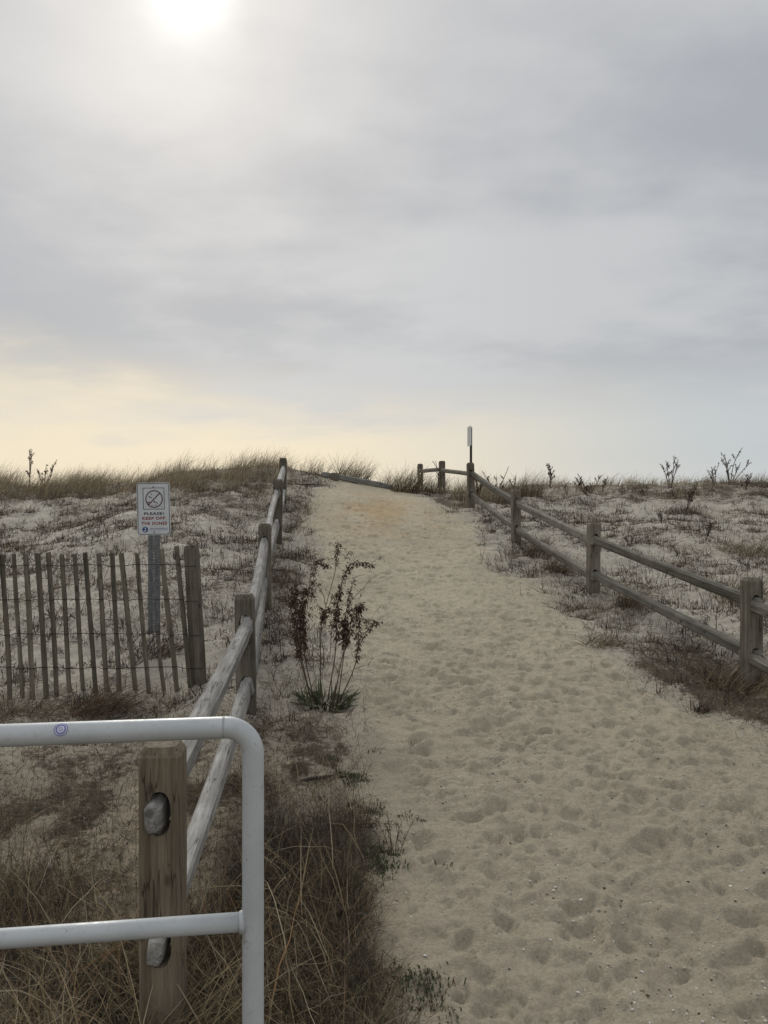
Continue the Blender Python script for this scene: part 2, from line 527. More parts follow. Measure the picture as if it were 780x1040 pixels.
def offpath(x, y): return 1 - pathmask(x, y)


# crest grass: long blades bent to the right by the wind, in clumps
def crest_d(x, y):
    cl = sstep(-.05, .25, fbm(x * 1.1, y * .9, 3, 700) + .4 * fbm(x * 3, y * 3, 2, 710))
    side = np.where(x < -1.2, 1.0, np.where(x > 2.2, .16, .45))
    d = cl * side * (sstep(14.4, 16.0, y + .6 * sstep(-1.5, -3, x)) + .10 * sstep(12.6, 14.4, y)) * sstep(21, 18.5, y)
    rightband = (x > 2.5) * sstep(15.8, 17, y) * sstep(20, 18, y) * .22
    return np.clip(d + rightband, 0, 1) * offpath(x, y)


def tuft_blades(cx, cy, nb, rad, Lm, palette, rg=RG, lean=.35, az0=0.0, w=.006, S=4, ljit=.3, tilt=.25, bend=.8):
    r = rad * np.sqrt(rg.random(nb)); a = rg.random(nb) * 2 * math.pi
    x = cx + r * np.cos(a); y = cy + r * np.sin(a)
    az = np.where(rg.random(nb) < .72, rg.normal(az0, .7, nb), a)
    L = Lm * np.clip(rg.normal(1, ljit, nb), .25, 1.7)
    return blades(x, y, az, L, w * (.6 + .8 * rg.random(nb)), np.abs(rg.normal(tilt, .2, nb)), lean + bend * rg.random(nb), pal(nb, palette, rg), S)


cx, cy = sample(2700, -16, 15, 12.5, 20.5, crest_d)
nb = 17
x = np.repeat(cx, nb) + RG.normal(0, .07, len(cx) * nb); y = np.repeat(cy, nb) + RG.normal(0, .07, len(cx) * nb)
n = len(x)
Lc = np.repeat(np.clip(RG.normal(.40, .12, len(cx)), .12, .62), nb) * (.45 + .75 * RG.random(n))
Lc *= np.where(x > 2.2, .62, 1.0)
P1 = blades(x, y, RG.normal(.1, .9, n), Lc, .0048 * (.6 + .8 * RG.random(n)), np.abs(RG.normal(.26, .2, n)), .35 + .9 * RG.random(n), pal(n, CREST), 4)
o = link('beach_grass', npmesh('beach_grass', *join_blades([P1])), M['grass'])
tag(o, 'wind-bent olive brown beach grass along the dune crest', 'grass', kind='stuff')


# stubble and fallen stalks strewn over the dune faces
def stub_d(x, y):
    p = sstep(-.05, .40, .45 * fbm(x * 1.2, y * .9, 2, 820) + 1.15 * fbm(x * 3.6, y * 2.6, 3, 840) + np.where(x < -1, .17, .10))
    far = sstep(4.6, 6.5, y)
    return np.clip(.10 + .95 * p, 0, 1) * far * offpath(x, y) ** 2


sx, sy = sample(20000, -13, 13, 4.6, 17.5, stub_d)
nb = 11
sp = np.repeat(.02 + .06 * RG.random(len(sx)) ** 2, nb)
size = np.repeat(.55 + .9 * RG.random(len(sx)) ** 2, nb)
up = np.repeat(RG.random(len(sx)) < .45, nb)
n = len(sx) * nb
x = np.repeat(sx, nb) + RG.normal(0, 1, n) * sp * 1.5; y = np.repeat(sy, nb) + RG.normal(0, 1, n) * sp
flat = RG.random(n) < np.where(up, .35, .85)
t0 = np.where(flat, RG.normal(1.25, .25, n), np.abs(RG.normal(.35, .3, n)))
L = np.where(flat, .04 + .13 * RG.random(n), .04 + .12 * RG.random(n)) * size
tone = np.repeat(pal(len(sx), DARK + DARK[:2] + BROWN + BROWN + OLIVE[2:3]), nb, axis=0) * (1 + RG.normal(0, .2, (n, 1)))
P2 = blades(x, y, RG.random(n) * 6.283, L, .0062 * (.6 + .9 * RG.random(n)), t0, RG.normal(.2, .4, n), np.clip(tone, .01, .5), 2, zig=.15)
o = link('dune_stubble', npmesh('dune_stubble', *P2), M['twig'])
tag(o, 'dead brown stubble and fallen stalks strewn over the dune faces', 'ground cover', kind='stuff')


# path margins: wrack, twigs and sparse withered grass along both edges of the path and round fence feet
def marg_d(x, y):
    l = np.interp(y, *LPATH); r_ = np.interp(y, *RPATH)
    a = np.exp(-((x - (r_ + .35)) / .45) ** 2) * sstep(12.5, 7.5, y) * sstep(3, 4.5, y)
    bq = np.exp(-((x - (l - .25)) / .35) ** 2) * sstep(4.2, 5.5, y) * sstep(15, 9, y) * .55
    c_ = np.exp(-((y - 5.55) / .22) ** 2) * (x < -1.35) * .9
    return np.clip((a + bq + c_) * (.5 + 1.5 * sstep(-.2, .3, fbm(x * 2.2, y * 2.2, 3, 900))), 0, 1) * (offpath(x, y) * .9 + .1)


x, y = sample(15500, -3.6, 4.4, 3, 14, marg_d)
n = len(x)
flat = RG.random(n) < .6
t0 = np.where(flat, RG.normal(1.25, .3, n), np.abs(RG.normal(.6, .35, n)))
P3 = blades(x, y, RG.random(n) * 6.283, .04 + .2 * RG.random(n) ** 1.6, .0032 * (.6 + .9 * RG.random(n)), t0, RG.normal(.4, .4, n), pal(n, DARK[:2] + BROWN + OLIVE + OLIVE + GREYT), 3, zig=.18)
o = link('dry_wrack', npmesh('dry_wrack', *P3), M['twig'])
tag(o, 'thin withered grass and twig litter along the path edges', 'ground cover', kind='stuff')


# foreground thatch: matted dead grass and bramble around the near fence post
def thatch_d(x, y):
    l = np.interp(y, *LPATH)
    edge = l + .12 * fbm(x * 3, y * 3, 2, 930)
    d = sstep(.05, -.12, x - edge) * sstep(5.2, 3.6, y)
    open_sand = sstep(-.85, -1.1, x) * sstep(3.0, 3.5, y)
    clump = sstep(-.28, .12, fbm(x * 2.6, y * 2.2, 3, 940))
    right = sstep(-.75, -.5, x) * sstep(4.1, 3.5, y)
    return d * (1 - .62 * open_sand) * np.maximum(.22 + .78 * clump, right)


parts = []
x, y = sample(38000, -3.2, .15, 1.2, 5.0, thatch_d)
n = len(x)
k = n // 3
parts.append(blades(x[:k] + RG.normal(0, .02, k), y[:k] + RG.normal(0, .02, k), RG.random(k) * 6.283, .08 + .22 * RG.random(k), .0017 * (.6 + .8 * RG.random(k)), np.abs(RG.normal(.5, .4, k)), RG.normal(2.2, .9, k), pal(k, DARK + DARK + BROWN + GREYT), 7, zig=.35))
t0 = np.abs(RG.normal(.95, .4, n))
parts.append(blades(x, y, RG.random(n) * 6.283, .05 + .20 * RG.random(n) ** 1.5, .0019 * (.6 + .8 * RG.random(n)), t0, RG.normal(.4, .5, n), pal(n, DARK + DARK + BROWN[:2] + GREYT + STRAW[1:3] + GREEN[:1]), 4, zig=.32))
x, y = sample(11000, -3.2, .15, 1.2, 4.4, lambda x, y: thatch_d(x, y) * sstep(-.1, .3, fbm(x * 2.2, y * 2.2, 3, 950)))
n = len(x)
parts.append(blades(x, y, RG.random(n) * 6.283, .07 + .22 * RG.random(n), .0024 * (.6 + .8 * RG.random(n)), np.abs(RG.normal(.8, .4, n)), RG.normal(.7, .5, n), pal(n, BROWN[:2] + OLIVE + STRAW + [(.19, .13, .075), (.24, .17, .10)]), 4, zig=.25))
x, y = sample(15000, -.8, .08, 1.7, 4.0, lambda x, y: thatch_d(x, y) * sstep(-.8, -.5, x))
n = len(x)
parts.append(blades(x, y, RG.random(n) * 6.283, .05 + .20 * RG.random(n) ** 1.4, .0020 * (.6 + .8 * RG.random(n)), np.abs(RG.normal(.85, .4, n)), RG.normal(.6, .7, n), pal(n, DARK + DARK + BROWN + GREEN[:2] + OLIVE[2:3] + GREYT + STRAW[2:3]), 5, zig=.35))
o = link('matted_dead_grass', npmesh('matted_dead_grass', *join_blades(parts)), M['twig'])
tag(o, 'dark matted dead grass and fine bramble below the handrail', 'ground cover', kind='stuff')


def straw_d(x, y):
    a = np.exp(-((x + .95) / .48) ** 2 - ((y - 2.35) / .5) ** 2)
    b_ = np.exp(-((x + .42) / .22) ** 2 - ((y - 2.75) / .45) ** 2)
    c_ = .3 * np.exp(-((x + .25) / .25) ** 2 - ((y - 2.6) / .6) ** 2)
    return np.clip(a + b_ + c_, 0, 1)


parts = []
x, y = sample(1250, -2.2, -.05, 1.5, 3.9, straw_d)
n = len(x)
az = np.where((RG.random(n) < .5) | (x > -.35), RG.normal(2.8, 1.0, n), RG.random(n) * 6.283)
parts.append(blades(x, y, az, .12 + .34 * RG.random(n), .0042 * (.5 + .8 * RG.random(n)), np.abs(RG.normal(.85, .4, n)), RG.normal(.6, .5, n), pal(n, STRAW[:3] + BROWN[1:2] + STRAW + [(.42, .35, .24), (.27, .165, .085), (.22, .13, .07)]), 6, zig=.12))
x, y = sample(150, -1.4, -.05, 2.1, 3.6, lambda x, y: straw_d(x, y) * .75 + .25 * (x < -.25))
n = len(x)
parts.append(blades(x, y, np.where(x > -.45, RG.normal(3.1, .9, n), RG.random(n) * 6.283), .22 + .36 * RG.random(n), .0045 * (.5 + .7 * RG.random(n)), np.abs(RG.normal(.7, .35, n)), RG.normal(.35, .3, n), pal(n, STRAW + [(.40, .34, .24)]), 7, zig=.04))
o = link('straw_grass', npmesh('straw_grass', *join_blades(parts)), M['grass'])
tag(o, 'long pale straw blades tangled around the nearest fence post', 'grass', kind='stuff')

# tall thin dead stalks standing in the near ground left of the post
x, y = sample(90, -1.7, -.75, 2.3, 3.6, lambda x, y: .6 + 0 * x)
n = len(x)
v1 = blades(x, y, RG.random(n) * 6.283, .2 + .4 * RG.random(n), .0026 * (.7 + .6 * RG.random(n)), np.abs(RG.normal(.12, .1, n)), RG.normal(.15, .2, n), pal(n, BROWN + OLIVE), 5, zig=.04)
o = link('thin_stalks', npmesh('thin_stalks', *v1), M['twig'])
tag(o, 'thin upright dead stalks on littered sand under the handrail', 'ground cover', kind='stuff')


# low green weeds at the edge of the path: small rosettes of leaves
# chopped straw and bark crumbs on the open sand left of the nearest post
x, y = sample(17000, -3.4, -.45, 2.2, 5.6, lambda x, y: .3 + .7 * sstep(-.2, .3, fbm(x * 2.4, y * 2.4, 2, 960)))
n = len(x)
v1 = blades(x, y, RG.random(n) * 6.283, .015 + .06 * RG.random(n) ** 1.5, .0036 * (.6 + .9 * RG.random(n)), RG.normal(1.3, .25, n), RG.normal(.1, .3, n), pal(n, BROWN + BROWN + DARK + STRAW[1:3] + [(.34, .30, .23)]), 2)
o = link('straw_litter', npmesh('straw_litter', *v1), M['twig'])
tag(o, 'chopped straw and bark litter on open sand before the picket fence', 'ground cover', kind='stuff')


def weed_d(x, y):
    l = np.interp(y, *LPATH)
    return np.exp(-((x - (l - .02)) / .13) ** 2) * sstep(4.9, 4.0, y) * sstep(-.05, .3, fbm(x * 5, y * 4, 2, 970))


parts = []
wx, wy = sample(110, -.6, .3, 2.1, 4.9, weed_d)
nb = 26
x = np.repeat(wx, nb) + RG.normal(0, .024, len(wx) * nb); y = np.repeat(wy, nb) + RG.normal(0, .024, len(wx) * nb)
n = len(x)
parts.append(blades(x, y, RG.random(n) * 6.283, .007 + .016 * RG.random(n), .0055 * (.6 + .8 * RG.random(n)), np.abs(RG.normal(1.25, .3, n)), RG.normal(.2, .3, n), pal(n, GREEN + BROWN[:1]), 2))
x, y = sample(5200, -.9, .1, 2.1, 4.6, lambda x, y: thatch_d(x, y) * sstep(.02, .25, fbm(x * 2.6, y * 2.6, 2, 990)))
n = len(x)
parts.append(blades(x, y, RG.random(n) * 6.283, .008 + .02 * RG.random(n), .004 * (.6 + .8 * RG.random(n)), np.abs(RG.normal(1.1, .4, n)), RG.normal(.3, .3, n), pal(n, GREEN + [(.07, .075, .045)]), 2))
o = link('green_weeds', npmesh('green_weeds', *join_blades(parts)), M['leaf'])
tag(o, 'low green weeds and moss along the left path edge', 'ground cover', kind='stuff')

# ------------------------------------------------------------------ crumbs on the path


def chips(n, dens, box, smin, smax, palette, seed, flat=.4):
    rg = np.random.default_rng(seed)
    x, y = sample(n, *box, dens, rg)
    n = len(x)
    s = smin + (smax - smin) * rg.random(n) ** 2.2
    oct_ = np.array([(1, 0, 0), (0, 1, 0), (-1, 0, 0), (0, -1, 0), (0, 0, 1), (0, 0, -1)], float)
    a = rg.random(n) * 6.283
    st = .5 + rg.random(n)
    vx = oct_[None, :, 0] * st[:, None] * (1 + rg.normal(0, .2, (n, 6))); vy = oct_[None, :, 1] * (1 + rg.normal(0, .2, (n, 6)))
    X = (vx * np.cos(a)[:, None] - vy * np.sin(a)[:, None]) * s[:, None]
    Y = (vx * np.sin(a)[:, None] + vy * np.cos(a)[:, None]) * s[:, None]
    Zz = oct_[None, :, 2] * flat * s[:, None] + rg.normal(0, .25, (n, 6)) * s[:, None] * .4
    V = np.stack([X + x[:, None], Y + y[:, None], Zz + (HG(x, y) + s * .15)[:, None]], -1).reshape(-1, 3)
    f = np.array([(0, 1, 4), (1, 2, 4), (2, 3, 4), (3, 0, 4), (1, 0, 5), (2, 1, 5), (3, 2, 5), (0, 3, 5)])
    Fq = (f[None] + (np.arange(n) * 6)[:, None, None]).reshape(-1, 3)
    return V, Fq, np.repeat(pal(n, palette, rg), 6, axis=0)


clus = lambda x, y: np.clip(.25 + 1.6 * fbm(x * 2.4, y * 2.4, 3, 1100), .03, 1) * pathmask(x, y)
o = link('shell_fragments', npmesh('shell_fragments', *chips(7000, clus, (-1.2, 3.4, 1.6, 11), .0016, .0085, [(.52, .50, .46), (.42, .39, .34), (.60, .57, .52), (.35, .28, .22)], 3)), M['shell'])
tag(o, 'tiny white shell fragments scattered on the sandy path', 'shells', kind='stuff')
o = link('dark_crumbs', npmesh('dark_crumbs', *chips(2600, lambda x, y: clus(x, y) * .8 + .2, (-1.4, 3.4, 1.8, 13), .0018, .0075, DARK + BROWN, 4, .5)), M['twig'])
tag(o, 'small dark crumbs of wood and seaweed on the path', 'debris', kind='stuff')

# ------------------------------------------------------------------ split rail fences
POST_W = .122


def post_mesh(name, top, below=.35, w=POST_W, d=POST_W, seed=0, cham=.014, holes=True, through=True):
    """post along local z, ground at 0, top at `top`; rail holes run along local y"""
    rg = random.Random(seed)
    bm = bmesh.new()
    zs = [-below, 0, .2 * top, .4 * top, .6 * top, .8 * top, top - .03]
    rings = []

    def ring(z, hw, hd, ch, dx=0, dy=0):
        c = [(-hw + ch, -hd), (hw - ch, -hd), (hw, -hd + ch), (hw, hd - ch), (hw - ch, hd), (-hw + ch, hd), (-hw, hd - ch), (-hw, -hd + ch)]
        return [bm.verts.new((x + dx, y + dy, z)) for x, y in c]
    for z in zs:
        rings.append(ring(z, w / 2 * (1 + rg.uniform(-.015, .02)), d / 2 * (1 + rg.uniform(-.015, .02)), .008 + rg.uniform(0, .004), rg.uniform(-.0015, .0015)))
    rings.append(ring(top - .002 + rg.uniform(-.004, .003), w / 2 - cham, d / 2 - cham, .016))
    for a, b_ in zip(rings[:-1], rings[1:]):
        for k in range(8): bm.faces.new((a[k], a[(k + 1) % 8], b_[(k + 1) % 8], b_[k]))
    bm.faces.new(rings[0][::-1]); bm.faces.new(rings[-1])
    me = bm_mesh(bm, name)
    if not holes: return me
    po = bpy.data.objects.new('tmp_post', me); COL.objects.link(po)
    cuts = []
    for hz_ in (top - .195, top - .585):
        bm = bmesh.new()
        hw, hh = .034, .066
        prof = []
        for k in range(20):
            a = 2 * math.pi * k / 20
            prof.append((hw * math.copysign(abs(math.cos(a)) ** .8, math.cos(a)), hz_ + hh * math.copysign(abs(math.sin(a)) ** .9, math.sin(a))))
        f = [bm.verts.new((x, -d, z)) for x, z in prof]; b2 = [bm.verts.new((x, d, z)) for x, z in prof]
        for k in range(20): bm.faces.new((f[k], f[(k + 1) % 20], b2[(k + 1) % 20], b2[k]))
        bm.faces.new(f[::-1]); bm.faces.new(b2)
        cm = bm_mesh(bm, 'tmp_cut')
        co = bpy.data.objects.new('tmp_cut', cm); COL.objects.link(co); cuts.append(co)
        md = po.modifiers.new('b', 'BOOLEAN'); md.operation = 'DIFFERENCE'; md.object = co; md.solver = 'EXACT'
    dg = bpy.context.evaluated_depsgraph_get(); dg.update()
    out = bpy.data.meshes.new_from_object(po.evaluated_get(dg))
    out.name = name
    for q in cuts + [po]: bpy.data.objects.remove(q, do_unlink=True)
    return out


def rail_mesh(name, L, hgt=.125, thk=.09, seed=0, bow=0.0):
    """rail along local +y from 0 to L, tapered to fit the post holes"""
    rg = random.Random(seed)
    prof0 = []
    cs = [(-1, -1), (1, -1), (1, 1), (-1, 1)]
    cs = [(x * rg.uniform(.86, 1.06), z * rg.uniform(.86, 1.06)) for x, z in cs]
    for k in range(4):
        p, c, q = cs[k - 1], cs[k], cs[(k + 1) % 4]
        f1, f2 = rg.uniform(.10, .26), rg.uniform(.10, .26)
        prof0.append((c[0] + (p[0] - c[0]) * f1, c[1] + (p[1] - c[1]) * f1))
        prof0.append((c[0] + (q[0] - c[0]) * f2, c[1] + (q[1] - c[1]) * f2))
    n = 8
    ts = [0, .012 / L, .05 / L] + [.14 / L + (1 - .28 / L) * k / 13 for k in range(14)] + [1 - .05 / L, 1 - .012 / L, 1]
    S = len(ts) - 1
    drift = [(rg.uniform(-.03, .03), rg.uniform(-.03, .03)) for _ in range(n)]
    V, Fc = [], []
    for i, t in enumerate(ts):
        y = L * t
        e = min(y, L - y)
        tip = .62 + .38 * float(sstep(-.004, .03, e))
        ew, eh = min(1, .060 / thk), min(1.08, .116 / hgt)
        tap = (ew + (1 - ew) * float(sstep(.05, .30, e))) * tip
        taph = (eh + (1 - eh) * float(sstep(.05, .30, e))) * tip
        ox = .012 * math.sin(3.1 * t + seed); oz = bow * math.sin(math.pi * t)
        tw = .16 * math.sin(2.3 * t + seed * 1.7)
        for k, (px, pz) in enumerate(prof0):
            x = px * thk / 2 * tap * (1 + drift[k][0] * math.sin(5 * t + k) + rg.uniform(-.012, .012)); z = pz * hgt / 2 * taph * (1 + drift[k][1] * math.sin(4 * t + 2 * k) + rg.uniform(-.012, .012))
            x, z = x * math.cos(tw) - z * math.sin(tw), x * math.sin(tw) + z * math.cos(tw)
            V.append((x + ox, y, z + oz))
    for i in range(S):
        for k in range(n):
            a = i * n + k; b_ = i * n + (k + 1) % n
            Fc.append((a, b_, b_ + n, a + n))
    Fc.append(tuple(range(n))[::-1]); Fc.append(tuple(S * n + k for k in range(n)))
    me = pyd(name, V, Fc)
    # shade long faces smooth-ish: keep facets, rails are split
    return me


def aim(a, b):
    d = b - a
    return (math.asin(d.z / d.length), 0, math.atan2(-d.x, d.y)), d.length


def fence(root, posts, mats_post, mat_rail, thk=.09, hgt=.125, seed=0, first_stub=True, skip=(), sags=None):
    """posts: list of (base Vector, height above ground)"""
    n = len(posts)
    dirs = []
    for i in range(n):
        a = posts[max(i - 1, 0)][0]; b_ = posts[min(i + 1, n - 1)][0]
        dirs.append(math.atan2(-(b_ - a).x, (b_ - a).y))
    out = []
    for i, (p, h) in enumerate(posts):
        rr = random.Random(seed * 31 + i)
        me = post_mesh('post', h, seed=seed * 50 + i)
        o = link('post', me, mats_post[i], root, p - root.location, (R(rr.uniform(-1.2, 1.2)), R(rr.uniform(-1.3, 1.3)), dirs[i]))
        out.append(o)
    for i in range(n - 1):
        for lv, dz in enumerate((.195, .585)):
            if (i, lv) in skip: continue
            a = posts[i][0] + Vector((0, 0, posts[i][1] - dz)); b_ = posts[i + 1][0] + Vector((0, 0, posts[i + 1][1] - dz))
            d = (b_ - a).normalized(); side = Vector((d.y, -d.x, 0)).normalized()
            s = .006 if i % 2 else -.006
            a = a - d * (.085 if i == 0 else .12) + side * s + Vector((0, 0, .012 if i % 2 else -.008))
            b_ = b_ + d * .11 + side * s + Vector((0, 0, .010 if i % 2 else -.010))
            rot, L = aim(a, b_)
            bw = (sags or {}).get((i, lv), 0)
            me = rail_mesh('rail', L, hgt, thk, seed * 77 + i * 2 + lv, bw)
            link('rail', me, mat_rail[i] if isinstance(mat_rail, list) else mat_rail, root, a - root.location, rot)
    return out


def gp(u, v, Y):                 # post base: bearing from the photo, height from the ground
    x = (u - 390) / F * Y
    return Vector((x, Y, hg(x, Y)))


LP = [(gp(166.5, 0, 2.44), None, 752), (gp(250.5, 0, 5.2), None, 603), (gp(269, 0, 7.9), None, 531), (gp(281.5, 0, 10.7), None, 487), (gp(287, 0, 13.5), None, 465)]
LP = [(p, at(0, v, p.y).z - p.z) for p, _, v in LP]
lf_ = empty('split_rail_fence', LP[0][0].copy(), 'silvery split rail fence climbing the dune left of the path', 'fence', 'rail fences along the path')
lo = fence(lf_, LP, [M['post_brown'], M['post_grey'], M['post_grey'], M['post_grey'], M['post_grey']], M['rail_silver'], .073, .108, 3)
lo[0]['label'] = 'brown nearest post with chamfered top and two oval rail holes'

RP = [(gp(1120, 0, 3.3), 0), (gp(762.5, 0, 6.0), 586), (gp(602, 0, 8.87), 530), (gp(524, 0, 11.75), 497), (gp(478.5, 0, 14.7), 470), (gp(449, 0, 17.3), 468), (gp(427, 0, 19.6), 471)]
RP = [(p, (.76 if not v else max(.5, at(0, v, p.y).z - p.z))) for p, v in RP]
rf_ = empty('split_rail_fence', RP[1][0].copy(), 'dark grey split rail fence climbing the dune right of the path', 'fence', 'rail fences along the path')
fence(rf_, RP, [M['post_grey']] * 7, M['rail_grey'], .068, .088, 8, skip=((4, 1), (5, 1)), sags={(3, 0): -.03, (3, 1): -.02})

# fallen rail lying across the crest with the stub of a buried post
a = foot(326, 16.9); b_ = foot(399, 17.2)
fr = empty('fallen_rail', a, 'weathered fallen fence rail half buried across the path crest', 'fence rail')
p0 = Vector((a.x, a.y, a.z + .05)); p1 = Vector((b_.x, b_.y, b_.z + .035))
rot, L = aim(p0, p1)
link('rail', rail_mesh('rail', L, .12, .10, 91, .015), M['log'], fr, p0 - a, rot)
q = foot(340, 16.85)
link('post_stub', post_mesh('post_stub', .17, .3, .13, .13, 93, holes=False), M['post_grey'], fr, q - a, (R(4), R(-3), R(60)))

# ------------------------------------------------------------------ picket sand fence
tops = [-78, -38, 10, 48, 92, 135, 172, 222, 265, 308, 355, 402, 440, 490, 568, 582, 628]
bots = [-52, -12, 35, 80, 120, 168, 205, 250, 300, 345, 385, 430, 488, 535, 590, 635, 685]
topy = [566, 565, 563, 563, 562, 562, 561, 563, 563, 561, 562, 561, 562, 562, 641, 557, 554.5]
sfb = foot(-20, 5.75)
sf = empty('picket_sand_fence', sfb, 'grey wired picket sand fence leaning beside the sign', 'fence')


def picket(w, t, L, seed, below=.16):
    rg = random.Random(seed)
    V, Fc = [], []
    S = 7
    bx = rg.uniform(-.006, .006); ph = rg.uniform(0, 6)
    for i in range(S + 1):
        z = -below + (L + below) * i / S
        ww = w / 2 * (1 + rg.uniform(-.06, .06)); ox = bx * math.sin(i * .8 + ph)
        for sx_, sy_ in ((-1, -1), (1, -1), (1, 1), (-1, 1)):
            V.append((sx_ * ww + ox, sy_ * t / 2, z + (rg.uniform(-.006, .006) if i == S else 0)))
    for i in range(S):
        for k in range(4): Fc.append((i * 4 + k, i * 4 + (k + 1) % 4, i * 4 + 4 + (k + 1) % 4, i * 4 + 4 + k))
    Fc.append((3, 2, 1, 0)); Fc.append((S * 4, S * 4 + 1, S * 4 + 2, S * 4 + 3))
    return pyd('picket', V, Fc)


pk_pts = []
for i, (tx, bx_, tv) in enumerate(zip(tops, bots, topy)):
    Y = 5.72 + .2 * i / 16
    pb = at(bx_ / 3.545, 712, Y); pb.z = hg(pb.x, Y)
    pt = at(tx / 3.545, tv, Y + random.uniform(-.02, .02))
    d = pt - pb
    L = d.length
    rot = d.to_track_quat('Z', 'Y').to_euler()
    o = link('picket', picket(.028 + .0075 * random.random(), .011, L, i), M['picket'], sf, pb - sfb)
    ry = math.atan2(d.x, d.z); rx = -math.atan2(d.y, math.hypot(d.x, d.z))
    o.rotation_euler = (rx, ry, R(random.uniform(-14, 14)))
    pk_pts.append((pb, pt))
# end post: squared timber leaning with the pickets
Y = 5.98
pb = at(202, 712, Y); pb.z = hg(pb.x, Y); pt = at(192.5, 554, Y)
d = pt - pb
eo = link('end_post', post_mesh('end_post', d.length, .3, .10, .075, 61, .004, holes=False), M['post_grey'], sf, pb - sfb, (-math.atan2(d.y, math.hypot(d.x, d.z)), math.atan2(d.x, d.z), R(-24)))
pk_pts.append((pb, pt))
for vy in (574, 609, 644, 678):  # four strands of twisted wire woven round the pickets
    pts = []
    for i, (pb_, pt_) in enumerate(pk_pts):
        zt = at(0, vy + random.uniform(-1, 1), pb_.y).z
        t = (zt - pb_.z) / (pt_.z - pb_.z)
        if i == 14 and vy < 640: continue
        p = pb_.lerp(pt_, t)
        pts += [p + Vector((-.026, -.001, -.001)), p + Vector((-.016, -.0105, 0)), p + Vector((.016, -.0105, 0)), p + Vector((.026, .001, .001))] if i < 17 else [p + Vector((-.062, -.045, 0)), p + Vector((-.056, -.052, 0)), p + Vector((.05, -.058, 0))]
    link('wire', tube_mesh('wire', [q - sfb for q in pts], .0027, 5), M['wire'], sf)

# ------------------------------------------------------------------ warning sign
sY = 7.15
sb = foot(156, sY)
sg = empty('warning_sign', sb, 'small white keep off the dunes sign on a steel post', 'sign', rz=R(-2))


def box_into(V, Fc, x0, x1, y0, y1, z0, z1):
    b0 = len(V)
    V += [(x0, y0, z0), (x1, y0, z0), (x1, y1, z0), (x0, y1, z0), (x0, y0, z1), (x1, y0, z1), (x1, y1, z1), (x0, y1, z1)]
    Fc += [tuple(b0 + k for k in f) for f in ((0, 3, 2, 1), (4, 5, 6, 7), (0, 1, 5, 4), (1, 2, 6, 5), (2, 3, 7, 6), (3, 0, 4, 7))]


ztop = at(0, 490, sY).z - sb.z; zbot = at(0, 543.5, sY).z - sb.z
V, Fc = [], []                   # U-channel with a row of punched holes
pz1 = ztop - .03; x_off = -.012
box_into(V, Fc, -.050, -.026, -.004, .020, -.4, pz1); box_into(V, Fc, .026, .050, -.004, .020, -.4, pz1)
box_into(V, Fc, -.0255, -.0045, .0, .006, -.4, pz1); box_into(V, Fc, .0045, .0255, .0, .006, -.4, pz1)
z = -.4
while z < pz1 - .03:
    box_into(V, Fc, -.0043, .0043, .0006, .0054, z, min(pz1, z + .017)); z += .0254
link('post', pyd('post', V, Fc), M['steel'], sg, (-.0, .006, 0))

sw, sh = .298, ztop - zbot
zc = (ztop + zbot) / 2


def rrect(w, h, r, n=6):
    out = []
    for cx_, cy_, a0 in ((w / 2 - r, h / 2 - r, 0), (-w / 2 + r, h / 2 - r, 90), (-w / 2 + r, -h / 2 + r, 180), (w / 2 - r, -h / 2 + r, 270)):
        for k in range(n + 1):
            a = R(a0 + 90 * k / n); out.append((cx_ + r * math.cos(a), cy_ + r * math.sin(a)))
    return out


def plate(outline, y0, y1):
    n = len(outline)
    V = [(x, y0, z) for x, z in outline] + [(x, y1, z) for x, z in outline]
    Fc = [tuple(range(n)), tuple(range(2 * n - 1, n - 1, -1))] + [(k, k + n, (k + 1) % n + n, (k + 1) % n) for k in range(n)]
    return V, Fc


def band(o1, o2, y0, y1):
    n = len(o1)
    V = [(x, y0, z) for x, z in o1] + [(x, y0, z) for x, z in o2] + [(x, y1, z) for x, z in o1] + [(x, y1, z) for x, z in o2]
    Fc = []
    for k in range(n):
        j = (k + 1) % n
        Fc += [(k, j, n + j, n + k), (2 * n + k, 3 * n + k, 3 * n + j, 2 * n + j), (k, 2 * n + k, 2 * n + j, j), (n + k, n + j, 3 * n + j, 3 * n + k)]
    return V, Fc


V, Fc = plate(rrect(sw, sh, .028), -.003, 0)
panel = link('sign_panel', pyd('sign_panel', V, Fc), M['sign_white'], sg, (.0, 0, zc), (R(1.0), R(-.8), 0))
V, Fc = band(rrect(sw - .012, sh - .012, .023), rrect(sw - .022, sh - .022, .019), -.0042, -.0031)
link('border', pyd('border', V, Fc), M['ink_black'], panel)
k_ = sh / .465


def S2(px, py):                  # crop pixels of the sign -> panel coordinates
    return ((px - 393) / 515 * sw, (492 - py) / 800 * sh)


bx0, by0 = S2(232, 172); bx1, by1 = S2(565, 500)
ow = [(bx1, by0), (bx0, by0), (bx0, by1), (bx1, by1)]; tk = .0048
iw = [(bx1 - tk, by0 - tk), (bx0 + tk, by0 - tk), (bx0 + tk, by1 + tk), (bx1 - tk, by1 + tk)]
V, Fc = band(ow, iw, -.0042, -.0031)
link('symbol_frame', pyd('symbol_frame', V, Fc), M['ink_black'], panel)
ccx, ccy = S2(405, 343); rr_ = 128 / 515 * sw
circ = lambda r, cx_=ccx, cy_=ccy, n=40: [(cx_ + r * math.cos(2 * math.pi * k / n), cy_ + r * math.sin(2 * math.pi * k / n)) for k in range(n)]
V, Fc = band(circ(rr_ + .004), circ(rr_ - .005), -.0046, -.0031)
th = R(45)
n0 = len(V)
ca, sa = math.cos(th), math.sin(th)


